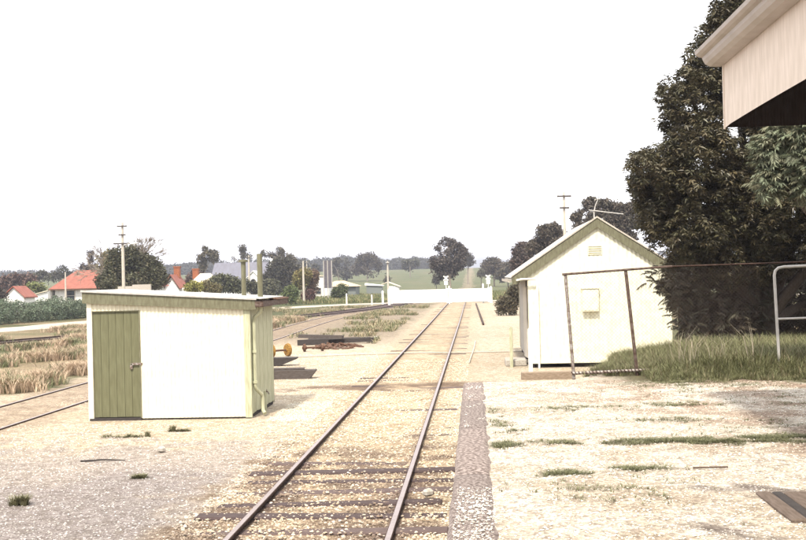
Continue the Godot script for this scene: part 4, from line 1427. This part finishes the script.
# ---------------------------------------------------------------- trees
const TREES := [
	["shrub", "dark round shrub at the far left beside the small red-roofed house", -42.13, 0.00, -97.00, [0.050, 0.042, 0.040], 0.50, 88, [[0.04, 1.72, -0.11, 0.43, 0.43, 0.39], [-0.6, 1.92, -0.21, 0.52, 0.61, 0.47]]],
	["leafy_tree", "purplish-brown broad tree above the small red-roofed house", -68.87, 0.00, -165.00, [0.085, 0.058, 0.050], 1.00, 167, [[-0.5, 3.44, -0.12, 1.18, 1.03, 1.06], [1.35, 3.4, -0.46, 1.33, 1.03, 1.19], [-2.21, 3.18, -0.51, 1.18, 1.03, 1.06]]],
	["shrub", "light green shrub between the two red-roofed houses", -54.33, 0.00, -135.00, [0.110, 0.130, 0.050], 0.80, 64, [[-0.17, 2.5, -0.09, 0.97, 0.6, 0.87], [0.83, 2.35, 0.3, 0.72, 0.48, 0.65]]],
	["gum_tree", "bluish far tree just left of the large red roof", -88.65, 0.00, -225.00, [0.062, 0.066, 0.045], 1.10, 116, [[-0.03, 4.41, 0.42, 1.41, 1.41, 1.27], [-1.31, 3.82, 0.32, 1.21, 1.01, 1.09]]],
	["gum_tree", "small bluish far tree peeking over the large red roof", -87.61, 0.00, -230.00, [0.062, 0.066, 0.045], 1.10, 116, [[-0.46, 4.39, -0.4, 1.44, 1.03, 1.29], [1.28, 5.39, 0.04, 1.03, 1.03, 0.92], [2.34, 4.74, -0.18, 0.82, 0.82, 0.74]]],
	["gum_tree", "thin sparse tree rising behind the right end of the large red roof", -50.91, 0.00, -145.00, [0.060, 0.052, 0.050], 0.70, 64, [[0.18, 6.41, -0.14, 0.41, 0.78, 0.37], [-0.67, 4.97, -0.23, 0.58, 0.52, 0.52], [0.42, 5.08, -0.15, 0.52, 0.78, 0.47]]],
	["leafy_tree", "olive-yellow thinly leafed tree left of the white power pole", -32.36, 0.00, -96.00, [0.150, 0.135, 0.090], 0.55, 135, [[0.19, 4.49, 0.37, 0.86, 0.94, 0.77], [0.18, 3.79, 0.23, 0.69, 0.69, 0.62], [0.74, 5.0, 0.18, 0.6, 0.69, 0.54]]],
	["leafy_tree", "large dark rounded tree behind the white power pole", -26.92, 0.00, -86.00, [0.062, 0.066, 0.042], 0.55, 1093, [[-0.39, 4.26, 0.37, 1.23, 1.23, 1.11], [0.87, 3.6, -0.45, 1.46, 1.15, 1.31], [-1.05, 3.26, -0.2, 1.08, 0.85, 0.97], [2.05, 2.95, 0.11, 0.85, 0.77, 0.76], [-2.02, 2.73, 0.14, 0.61, 0.54, 0.55], [0.14, 2.76, 0.68, 1.92, 0.61, 1.73]]],
	["gum_tree", "tall slender gum left of the long grey-roofed church", -47.18, 0.00, -192.00, [0.068, 0.066, 0.045], 0.90, 165, [[0.43, 7.8, 0.42, 1.12, 1.03, 1.0], [1.82, 7.06, -0.39, 0.94, 1.03, 0.85], [-0.31, 6.6, 0.09, 0.86, 0.86, 0.77], [0.01, 5.2, 0.09, 0.51, 1.03, 0.46]]],
	["shrub", "dark purple-brown bush beside the cream-roofed chimney house", -37.82, 0.00, -150.00, [0.080, 0.056, 0.050], 0.80, 100, [[0.11, 3.17, 0.01, 1.07, 0.94, 0.97], [-1.0, 2.78, -0.22, 0.67, 0.67, 0.6]]],
	["shrub", "dark green bush in front of the grey church roof", -27.63, 0.00, -122.00, [0.060, 0.068, 0.040], 0.60, 302, [[-0.26, 2.45, -0.04, 1.42, 0.98, 1.28], [0.97, 2.2, -0.4, 0.98, 0.87, 0.88]]],
	["shrub", "yellow-green low bush behind the shed roof", -25.31, 0.00, -100.00, [0.190, 0.200, 0.060], 0.45, 77, [[-0.04, 2.09, 0.35, 0.8, 0.4, 0.72]]],
	["shrub", "olive low bush right of the yellow-green one", -23.98, 0.00, -101.00, [0.120, 0.115, 0.060], 0.45, 128, [[0.05, 1.96, 0.26, 0.72, 0.41, 0.65], [-0.59, 2.15, 0.03, 0.54, 0.45, 0.49]]],
	["shrub", "dark bush at the foot of the church porch", -25.08, 0.00, -126.00, [0.060, 0.065, 0.042], 0.55, 142, [[0.18, 1.89, -0.18, 0.9, 0.56, 0.81], [-0.96, 2.03, 0.23, 0.56, 0.68, 0.51]]],
	["gum_tree", "sparse gum crown poking above the church ridge", -49.35, 0.00, -235.00, [0.068, 0.064, 0.046], 0.90, 93, [[0.32, 9.37, 0.05, 0.63, 0.84, 0.57], [1.14, 7.65, 0.4, 1.05, 0.84, 0.95], [-1.45, 7.29, 0.22, 0.63, 1.05, 0.57], [0.08, 8.31, 0.01, 0.63, 0.63, 0.57]]],
	["gum_tree", "broken-topped gum behind the white church gable", -37.89, 0.00, -215.00, [0.066, 0.062, 0.045], 0.90, 323, [[-0.32, 7.66, -0.13, 1.54, 1.34, 1.38], [-2.47, 7.91, 0.09, 0.86, 0.77, 0.78], [2.0, 6.44, -0.09, 1.34, 1.15, 1.21], [0.61, 5.7, -0.59, 1.73, 1.34, 1.56]]],
	["leafy_tree", "dense dark tree right of the church gable", -28.48, 0.00, -165.00, [0.055, 0.056, 0.046], 0.80, 774, [[-0.45, 3.95, -0.37, 1.92, 1.77, 1.73], [1.33, 3.17, 0.41, 1.33, 1.77, 1.19], [-2.0, 2.35, -0.67, 1.47, 1.33, 1.33], [0.7, 1.84, -0.87, 1.92, 1.33, 1.73]]],
	["shrub", "grey-green round bush beside the church gable", -26.08, 0.00, -140.00, [0.075, 0.082, 0.058], 0.60, 296, [[0.2, 1.64, 0.17, 1.38, 1.13, 1.24], [-0.83, 1.41, -0.19, 0.88, 0.75, 0.79]]],
	["shrub", "fresh green bush right of the shed gutter", -19.18, 0.00, -116.00, [0.085, 0.115, 0.050], 0.50, 168, [[-0.06, 1.24, 0.03, 0.73, 0.83, 0.65], [-0.6, 0.83, -0.01, 0.52, 0.52, 0.47]]],
	["leafy_tree", "yellow-green tree beside the pale wooden pole", -19.88, 0.00, -128.00, [0.160, 0.150, 0.065], 0.55, 174, [[-0.14, 2.56, -0.14, 0.92, 1.03, 0.82], [0.34, 3.24, 0.34, 0.69, 0.57, 0.62]]],
	["leafy_tree", "pinkish-brown tree left of the tall double board sign", -18.99, 0.00, -129.00, [0.160, 0.120, 0.090], 0.55, 165, [[-0.04, 2.07, -0.25, 0.81, 1.15, 0.73], [0.22, 2.99, -0.05, 0.58, 0.58, 0.52]]],
	["shrub", "dark reddish bush at the foot of the pale wooden pole", -18.29, 0.00, -122.00, [0.085, 0.050, 0.045], 0.50, 82, [[-0.07, 0.79, -0.19, 0.65, 0.65, 0.59]]],
	["shrub", "green bush at the right foot of the tall double board sign", -15.84, 0.00, -131.00, [0.080, 0.100, 0.045], 0.50, 153, [[0.06, 1.15, 0.11, 0.82, 0.7, 0.74], [-0.54, 0.81, -0.1, 0.47, 0.47, 0.42]]],
	["gum_tree", "gum tree in the far row, just left of the tall double board sign", -49.77, 1.56, -330.00, [0.058, 0.058, 0.040], 1.50, 180, [[-0.89, 4.12, -0.34, 2.36, 2.36, 2.12], [1.79, 3.46, 0.51, 2.06, 1.77, 1.86]]],
	["gum_tree", "gum tree in the far row, just right of the tall double board sign", -40.82, 1.69, -335.00, [0.058, 0.057, 0.040], 1.50, 161, [[-0.3, 3.77, -0.43, 2.39, 2.69, 2.16], [-1.79, 4.71, 0.07, 1.2, 1.5, 1.08]]],
	["gum_tree", "narrow gum tree in the middle of the far row", -38.74, 1.77, -338.00, [0.058, 0.057, 0.040], 1.50, 132, [[0.0, 3.34, 0.73, 1.81, 2.72, 1.63], [0.94, 4.54, -0.48, 1.21, 1.51, 1.09]]],
	["gum_tree", "tallest gum tree in the far row beside the green field", -31.87, 1.56, -330.00, [0.066, 0.060, 0.042], 1.50, 421, [[-0.85, 5.15, -1.03, 2.36, 2.65, 2.12], [-2.66, 4.01, -0.48, 1.77, 2.36, 1.59], [1.22, 4.81, 0.63, 2.36, 3.24, 2.12], [2.68, 3.59, 0.17, 1.47, 2.36, 1.33]]],
	["gum_tree", "lone small round tree standing in the green field", -20.86, 2.40, -360.00, [0.056, 0.060, 0.040], 1.30, 183, [[0.04, 3.98, -0.68, 2.57, 1.61, 2.32], [-1.56, 4.66, -0.22, 1.29, 0.97, 1.16], [1.67, 4.58, -0.41, 1.29, 1.29, 1.16]]],
	["shrub", "small dark bush at the left foot of the green field", -19.65, 0.08, -250.00, [0.056, 0.056, 0.040], 0.90, 32, [[-0.05, 2.16, -0.03, 0.67, 0.89, 0.6]]],
	["gum_tree", "big spreading gum tree behind the level crossing gates", -3.66, 0.00, -165.00, [0.058, 0.054, 0.050], 0.80, 792, [[-0.27, 7.61, -0.54, 1.18, 0.66, 1.06], [-1.39, 7.05, 0.17, 0.88, 0.59, 0.8], [1.11, 6.69, 0.35, 0.88, 0.74, 0.8], [1.98, 6.08, 0.27, 0.59, 0.88, 0.53], [0.05, 5.69, 0.42, 1.77, 1.18, 1.59], [-1.81, 4.7, 0.47, 1.03, 1.03, 0.93], [-0.06, 4.07, -0.99, 2.06, 1.18, 1.86], [-0.6, 2.9, -0.31, 1.47, 0.88, 1.33], [-2.21, 3.68, 0.34, 0.74, 0.74, 0.66], [1.21, 4.63, 0.28, 1.03, 1.03, 0.93]]],
	["gum_tree", "slim tree right of the big gum, above the rail line", -1.84, 0.44, -280.00, [0.064, 0.062, 0.045], 1.20, 99, [[0.19, 6.24, -0.12, 1.38, 1.0, 1.24], [-0.1, 4.5, 0.44, 1.0, 1.5, 0.9], [0.92, 5.23, 0.12, 1.0, 0.75, 0.9]]],
	["shrub", "dark round bush at the left foot of the big gum", -7.80, 0.00, -225.00, [0.054, 0.054, 0.040], 0.80, 51, [[-0.04, 2.04, 0.26, 0.8, 0.84, 0.72]]],
	["shrub", "small dark round bush right of the rail line", 1.28, 0.00, -235.00, [0.056, 0.056, 0.040], 0.80, 43, [[-0.02, 2.82, -0.15, 0.71, 0.8, 0.64]]],
	["leafy_tree", "grey-brown round tree right of the rail line in the distance", 4.16, 0.04, -245.00, [0.074, 0.066, 0.050], 1.10, 254, [[-0.19, 4.69, -0.61, 1.97, 1.31, 1.77], [-1.52, 3.63, -0.07, 1.31, 1.31, 1.18], [1.08, 3.35, -0.64, 1.75, 1.53, 1.58]]],
	["leafy_tree", "greyish tree right of its round neighbour, left of the cabin", 7.00, 0.01, -238.00, [0.074, 0.068, 0.050], 1.10, 164, [[0.21, 3.52, -0.2, 1.7, 1.7, 1.53], [-1.08, 2.49, 0.59, 1.28, 1.28, 1.15]]],
	["shrub", "dark spreading bush at the left corner of the green-trimmed cabin", 2.18, 0.00, -72.00, [0.075, 0.070, 0.048], 0.40, 223, [[-0.05, 0.74, -0.09, 0.51, 0.71, 0.46], [-0.44, 0.49, -0.19, 0.39, 0.51, 0.35], [0.28, 1.18, -0.18, 0.39, 0.64, 0.35]]],
	["leafy_tree", "dark upright tree behind the left eave of the cabin", 4.58, 0.00, -112.00, [0.060, 0.050, 0.048], 0.60, 439, [[0.05, 4.93, -0.26, 0.8, 0.9, 0.72], [-0.28, 3.84, 0.2, 0.7, 0.8, 0.63], [0.52, 4.02, -0.1, 0.7, 0.9, 0.63], [-0.01, 2.44, -0.17, 0.8, 1.1, 0.72], [0.15, 0.94, -0.28, 0.7, 0.9, 0.63]]],
	["leafy_tree", "brownish tree behind the left roof slope of the cabin", 6.83, 0.00, -104.00, [0.068, 0.060, 0.052], 0.60, 820, [[-0.28, 6.46, 0.36, 0.74, 0.74, 0.67], [0.46, 6.72, -0.06, 0.74, 0.56, 0.67], [-0.76, 5.46, -0.24, 0.84, 0.74, 0.75], [1.09, 6.06, -0.33, 0.74, 0.84, 0.67], [0.15, 5.16, -0.58, 1.3, 0.93, 1.17], [-1.51, 5.02, -0.18, 0.56, 0.65, 0.5], [-0.08, 3.5, 0.25, 1.39, 1.21, 1.25], [-0.13, 1.47, -0.39, 1.12, 1.12, 1.0]]],
	["leafy_tree", "large dark tree behind the cabin ridge and the aerial", 10.65, 0.00, -92.00, [0.062, 0.056, 0.050], 0.55, 2003, [[-1.0, 8.12, -0.3, 0.66, 0.66, 0.59], [-0.11, 7.85, -0.01, 0.74, 0.74, 0.67], [0.85, 7.66, -0.21, 0.82, 0.74, 0.74], [-0.38, 6.88, 0.57, 1.15, 0.74, 1.04], [1.22, 6.35, -0.37, 0.99, 0.99, 0.89], [-2.15, 7.26, 0.01, 0.49, 0.58, 0.44], [2.37, 7.21, 0.27, 0.99, 1.15, 0.89], [0.55, 5.23, -0.19, 2.14, 1.32, 1.92], [-1.61, 6.26, 0.48, 0.99, 0.74, 0.89], [0.01, 3.12, -0.04, 1.97, 1.48, 1.78], [0.11, 0.84, -0.38, 1.48, 1.23, 1.33]]],
]
func vegetation() -> void:
	for q in TREES:
		var t := thing(q[0], q[1], "shrub" if q[0] == "shrub" else "tree", Vector3(q[2], q[3], q[4]), 0.0, "shrubs about the yard" if q[0] == "shrub" else "trees behind the yard")
		var h := 0.0
		for l in q[8]: h = maxf(h, l[1] + l[4])
		var girth: float = clampf(h * 0.022, 0.03, 0.26)
		trunk_and_limbs(t, q[8], girth, M.palebark if q[0] == "gum_tree" else M.bark)
		crown(t, q[8], int(q[7] * 1.9), q[6], Color(q[5][0] * 1.25, q[5][1] * 1.15, q[5][2] * 1.0), clump_far if rng.randf() < 0.5 else clump_far2, M.leaf, "crown", 0.5, 0.0 if q[0] == "gum_tree" else -0.26)
	# bare winter tree behind the big dark one
	var bt := thing("bare_tree", "leafless twiggy tree rising behind the large dark tree and power pole", "tree", Vector3(-29.1, 0, -92))
	var bb := Mb.new()
	twig(bb, Vector3(0, -0.2, 0), Vector3(0.02, 1, 0), 3.3, 0.15, 0)
	put(bb, "trunk", M.palebark, bt)
	# big dense tree at the right
	var big := thing("broad_tree", "huge dense dark glossy-leaved tree behind the fence on the right", "tree", Vector3(6.46, 1.0, -25.0))
	var lobes := [[-1.95, 5.04, 1.63, 0.71, 0.75, 0.9], [-1.05, 5.89, 1.33, 0.93, 1.06, 0.93], [-0.79, 6.71, 1.64, 0.71, 0.84, 0.9], [-2.5, 3.52, 1.5, 0.71, 0.76, 0.9], [-2.96, 3.7, 2.01, 0.37, 0.45, 0.9], [-1.85, 3.77, 1.96, 0.86, 0.99, 0.9], [-2.03, 2.57, 1.7, 0.92, 0.79, 0.92], [-2.57, 2.81, 1.33, 0.55, 0.55, 0.9], [-0.35, 3.25, 1.5, 1.26, 1.26, 1.26], [-0.79, 2.15, 0.69, 1.3, 0.98, 1.3], [0.32, 5.09, 1.47, 1.26, 1.47, 1.26], [0.83, 0.89, -1.51, 1.54, 1.18, 1.54], [-0.99, 0.94, -1.0, 0.98, 1.05, 0.98], [-1.53, 1.46, -1.59, 0.57, 0.71, 0.9], [1.56, 4.66, 1.34, 1.48, 1.9, 1.48], [1.65, 2.35, 2.04, 1.54, 1.64, 1.54], [2.77, 0.62, -1.25, 1.64, 1.17, 1.64], [0.96, 6.38, 2.09, 1.23, 1.23, 1.23]]
	trunk_and_limbs(big, lobes, 0.26, M.bark)
	crown(big, lobes, 70000, 0.155, Color(0.078, 0.067, 0.038), rosette, M.gloss, "crown", 0.4, -0.06)
	# thin drooping shoots at its foot, over the cabin wall
	var shoots := [[6.46 * -1.0 + 4.25, 1.25, 1.2, 0.42, 0.55, 0.4], [6.46 * -1.0 + 4.75, 0.75, 0.8, 0.55, 0.75, 0.5], [6.46 * -1.0 + 5.6, 0.8, 0.6, 0.8, 0.85, 0.5], [6.46 * -1.0 + 3.75, 1.55, 1.2, 0.22, 0.3, 0.25]]
	crown(big, shoots, 1300, 0.17, Color(0.085, 0.074, 0.052), frond, M.leaf, "low_shoots", 0.1)
	# lighter tree standing on the platform, right
	var pep := thing("leafy_tree", "lighter green tree with long leaflets beside the station verandah", "tree", Vector3(5.12, 1.0, -16.3), 0.0, "")
	var pl := [[-0.64, 3.33, -0.04, 0.35, 0.44, 0.35], [-0.44, 3.63, 0.16, 0.29, 0.32, 0.29], [-0.88, 2.88, 0.06, 0.2, 0.2, 0.2], [-0.24, 3.1, 0.12, 0.44, 0.58, 0.44], [0.12, 3.45, 0.1, 0.51, 0.58, 0.51], [-0.89, 3.33, -0.0, 0.15, 0.26, 0.15]]
	trunk_and_limbs(pep, pl, 0.09, M.bark)
	crown(pep, pl, 6000, 0.155, Color(0.165, 0.180, 0.120), frond, M.leaf, "crown", 0.2)
	# blue-green hedge along the dirt road
	var hg := thing("hedge", "long blue-green hedge along the dirt road at the left", "hedge", Vector3(-31.8, 0, -75))
	var hl := []
	var s := Mb.new()
	for i in 26:
		var z := 22.0 - i * 2.0
		var x := -2.0 - z * 0.16 + (z - 8.0) * -0.35 * (1.0 if z > 8.0 else 0.0)
		var hh := 0.82 + 0.10 * sin(i * 1.7)
		hl.append([x, hh * 0.85, z, 1.5, hh, 1.6])
		s.tube([Vector3(x, -0.1, z), Vector3(x + 0.1, hh, z)], [0.06, 0.03], 5)
	put(s, "stems", M.bark, hg)
	crown(hg, hl, 15000, 0.30, Color(0.145, 0.180, 0.120), clump_far, M.leaf, "foliage", 0.5)
	# one far wood
	var xf := []
	var cl := []
	var f := FastNoiseLite.new()
	f.seed = 77
	f.frequency = 0.02
	for i in 17000:
		var x := rng.randf_range(-330.0, -8.0)
		var z := rng.randf_range(-585.0, -545.0)
		if rng.randf() < 0.25:
			x = rng.randf_range(20.0, 260.0)
			z = rng.randf_range(-640.0, -600.0)
		var top := 5.2 + 2.6 * f.get_noise_1d(x) + 2.2 * f.get_noise_1d(x * 5.0) - 3.0 * ss((-150.0 - x) / 60.0)
		if x > 0: top *= 0.8
		var y := gh(x, z) + rng.randf() * top
		var sc := rng.randf_range(1.6, 3.0)
		xf.append(Transform3D(Basis.from_euler(Vector3(rng.randf(), rng.randf() * 6.0, rng.randf())).scaled(Vector3(sc, sc, sc)), Vector3(x, y, z)))
		var j := rng.randf_range(0.7, 1.25)
		cl.append(Color(0.058 * j, 0.060 * j, 0.042 * j))
	tag(multi(clump_far, xf, cl, "far_wood", M.leaf, self), "dark band of far woodland along the top of the field", "woodland", "", "stuff")
func twig(b: Mb, at: Vector3, d: Vector3, l: float, r: float, lev: int) -> void:
	var e := at + d * l
	b.tube([at, at.lerp(e, 0.5) + rand_dir() * l * 0.05, e], [r, r * 0.8, r * 0.6], 5 if lev < 2 else 3)
	if lev >= 5: return
	for i in (5 if lev < 2 else 4):
		var n := (d + rand_dir() * (0.72 if lev else 1.1) + Vector3(0, 0.18, 0)).normalized()
		twig(b, at.lerp(e, rng.randf_range(0.6, 1.0)), n, l * rng.randf_range(0.52, 0.76), maxf(r * 0.55, 0.02), lev + 1)

# ---------------------------------------------------------------- grass and loose stone
func ground_cover() -> void:
	var NO := Vector2(1e9, 0)
	var ph := func(x: float, z: float) -> float: return platform_h(x, z)
	# tall green grass along the wire fence
	blades("tall_grass", "tall green grass along the foot of the wire fence", 22000,
		func() -> Vector2:
			var x := 1.55 + 7.3 * pow(rng.randf(), 0.85)
			var z := rng.randf_range(-21.5, -16.65 + 0.35 * nz(N1, x * 6.0, 2.0))
			if x < 2.6 and z > -17.75 - 0.3 * rng.randf(): return NO
			if x < 2.0 and z < -19.2: return NO
			return Vector2(x, z),
		func(x: float, z: float) -> float:
			return lerpf(0.18, 0.46, ss((x - 2.0) / 2.2)) * rng.randf_range(0.55, 1.15) * lerpf(0.16, 1.0, ss((-16.6 - z) / 1.1)),
		func(_x: float, _z: float) -> Color:
			var j := rng.randf_range(0.7, 1.25)
			return Color(0.150 * j, 0.152 * j, 0.072 * j) if rng.randf() < 0.86 else Color(0.22 * j, 0.18 * j, 0.11 * j), ph, 0.0045)
	blades("seed_stalks", "few tall pale seed stalks in the grass beside the fence", 6,
		func() -> Vector2: return Vector2(rng.randf_range(3.0, 4.3), rng.randf_range(-18.2, -17.4)),
		func(_x: float, _z: float) -> float: return rng.randf_range(0.7, 1.05),
		func(_x: float, _z: float) -> Color: return Color(0.34, 0.29, 0.22), ph, 0.0025)
	# thin weeds in bands on the platform gravel
	var patch := [[2.45, -11.0, 0.75, 0.16], [1.5, -10.95, 0.5, 0.10], [0.18, -13.0, 0.10, 0.6], [0.28, -11.95, 0.14, 0.20], [0.2, -10.8, 0.16, 0.14], [0.66, -9.3, 0.22, 0.07], [1.3, -9.45, 0.22, 0.08], [1.9, -12.5, 0.5, 0.10], [3.85, -14.1, 0.5, 0.35], [2.45, -13.9, 0.4, 0.15], [1.15, -13.75, 0.4, 0.16], [2.4, -7.25, 0.4, 0.06], [2.9, -15.4, 0.9, 0.5], [0.9, -10.9, 0.4, 0.10], [3.1, -12.0, 0.6, 0.4], [1.0, -8.6, 0.5, 0.3], [3.4, -16.3, 0.9, 0.4], [2.6, -16.4, 0.6, 0.35], [4.3, -16.2, 0.6, 0.5]]
	blades("weeds", "low green weeds growing in bands on the platform gravel", 8000,
		func() -> Vector2:
			var q: Array = patch[rng.randi() % patch.size()]
			if rng.randf() < 0.32: q = patch[0]
			var p := Vector2(q[0] + rng.randfn() * q[2] * 0.7, q[1] + rng.randfn() * q[3] * 0.9)
			if p.x < 0.12 or nz(N2, p.x * 1.6, p.y * 3.0) + 0.6 * nz(N1, p.x * 4.0, p.y * 9.0) < 0.02: return NO
			return p,
		func(_x: float, _z: float) -> float: return rng.randf_range(0.015, 0.055),
		func(_x: float, _z: float) -> Color:
			var j := rng.randf_range(0.7, 1.2)
			return Color(0.155 * j, 0.155 * j, 0.080 * j), ph, 0.005)
	# dry straw-coloured tufts left of the shed
	var tufts := []
	while tufts.size() < 420:
		var z := rng.randf_range(-72.0, -27.0)
		var x := rng.randf_range(-24.0, -11.3)
		if nz(N1, x * 0.9, z * 0.9) + 0.8 * nz(N3, x * 3.0, z * 3.0) < 0.02: continue
		if absf(x - siding_b(z)) < 1.2 or absf(x + 16.5 + (z + 50.0) * 0.05) < 0.9: continue
		tufts.append([x, z, rng.randf_range(0.5, 1.25), rng.randf()])
	blades("dry_grass", "dry straw-coloured grass tufts between the sidings left of the shed", 42000,
		func() -> Vector2:
			var q: Array = tufts[rng.randi() % tufts.size()]
			return Vector2(q[0] + rng.randfn() * 0.28, q[1] + rng.randfn() * 0.28),
		func(_x: float, _z: float) -> float: return rng.randf_range(0.10, 0.52),
		func(x: float, z: float) -> Color:
			var j := rng.randf_range(0.65, 1.25)
			var g := 0.30 + 0.9 * nz(N2, x * 0.4, z * 0.4)
			return Color(0.44 * j, 0.33 * j, 0.235 * j) if rng.randf() > g else Color(0.15 * j, 0.16 * j, 0.08 * j), func(_x: float, _z: float) -> float: return 0.0, 0.007)
	blades("roadside_grass", "mixed green and straw grass between the sidings and the crossing", 26000,
		func() -> Vector2:
			var z := rng.randf_range(-104.0, -44.0)
			var x := rng.randf_range(-20.0, -4.0)
			if nz(N1, x, z) + nz(N3, x * 2.0, z * 2.0) < 0.12: return NO
			if absf(x - siding_b(z)) < 1.2 or absf(x - siding_a(z)) < 1.2: return NO
			return Vector2(x, z),
		func(_x: float, _z: float) -> float: return rng.randf_range(0.08, 0.32),
		func(_x: float, _z: float) -> Color:
			var j := rng.randf_range(0.7, 1.2)
			return Color(0.33 * j, 0.27 * j, 0.17 * j) if rng.randf() < 0.5 else Color(0.14 * j, 0.15 * j, 0.07 * j), func(_x: float, _z: float) -> float: return 0.0, 0.012)
	blades("field_grass", "rank green grass beyond the crossing road", 16000,
		func() -> Vector2:
			var z := rng.randf_range(-165.0, -117.0)
			var x := rng.randf_range(-42.0, 12.0)
			if absf(x + 1.73) < 2.2: return NO
			return Vector2(x, z),
		func(_x: float, _z: float) -> float: return rng.randf_range(0.2, 0.6),
		func(_x: float, _z: float) -> Color:
			var j := rng.randf_range(0.7, 1.2)
			return Color(0.27 * j, 0.24 * j, 0.12 * j) if rng.randf() < 0.4 else Color(0.13 * j, 0.15 * j, 0.06 * j), func(x: float, z: float) -> float: return gh(x, z), 0.02)
	blades("yard_tufts", "few small weed tufts on the grey yard gravel", 260,
		func() -> Vector2:
			var q: Array = [[-5.57, -13.24, 0.10, 0.06], [-4.62, -14.98, 0.09, 0.05], [-6.1, -19.0, 0.45, 0.1], [-5.3, -19.6, 0.2, 0.05], [-8.2, -16.5, 0.3, 0.2]][rng.randi() % 5]
			return Vector2(q[0] + rng.randf_range(-1, 1) * q[2], q[1] + rng.randf_range(-1, 1) * q[3]),
		func(x: float, _z: float) -> float: return rng.randf_range(0.03, 0.09) * (2.0 if x < -5.4 and x > -5.8 else 1.0),
		func(_x: float, _z: float) -> Color:
			var j := rng.randf_range(0.6, 1.2)
			return Color(0.16 * j, 0.15 * j, 0.08 * j), func(_x: float, _z: float) -> float: return 0.0, 0.010)
	# loose stone
	var flat := func(_x: float, _z: float) -> float: return 0.0
	pebbles("yard_gravel", "loose grey and pale stones of the yard left of the main line", 60000,
		func() -> Vector2:
			var z := -9.5 - 30.0 * pow(rng.randf(), 2.8)
			if z < -20.8 and z > -24.0 and rng.randf() < 2.0: return Vector2(rng.randf_range(-4.0, -3.1), z)
			return Vector2(rng.randf_range(-9.5, -3.1), z),
		func(x: float, z: float) -> Color:
			var c := ground_color(x, z)
			return c.lerp(Color(0.56, 0.52, 0.47), 0.4 * rng.randf()), flat, 0.004, 0.018)
	pebbles("track_ballast", "tan broken stone lying between and beside the rails", 52000,
		func() -> Vector2:
			var z := -9.5 - 26.0 * pow(rng.randf(), 3.2)
			if absf(z + 27.0) < 1.0: return NO
			var x := rng.randf_range(-3.3, -0.25)
			if absf(absf(x + 1.73) - 0.81) < 0.06: return NO
			return Vector2(x, z),
		func(x: float, z: float) -> Color:
			return ground_color(x, z).lerp(Color(0.58, 0.52, 0.43), 0.9 * pow(rng.randf(), 3.0)), flat, 0.004, 0.026)
	pebbles("platform_gravel", "loose pale stones scattered over the platform", 46000,
		func() -> Vector2:
			var z := -6.0 - 11.0 * pow(rng.randf(), 1.5)
			var x := rng.randf_range(-0.16, 4.4)
			if x < 0.1 and (z > -12.0 and z < -8.6 or nz(N2, x * 2.0, z * 1.2) < 0.05): return NO
			if z > -8.6 and rng.randf() < 0.08: x = rng.randf_range(-0.18, 0.1)
			if x > 2.1 and absf(z + 7.9) < 0.5: return NO
			return Vector2(x, z),
		func(x: float, z: float) -> Color:
			return platform_color(x, z).lerp(Color(0.60, 0.56, 0.50), 0.6 * rng.randf()), func(x: float, z: float) -> float: return 1.024 if x < 0.08 else platform_h(x, z), 0.003, 0.013)
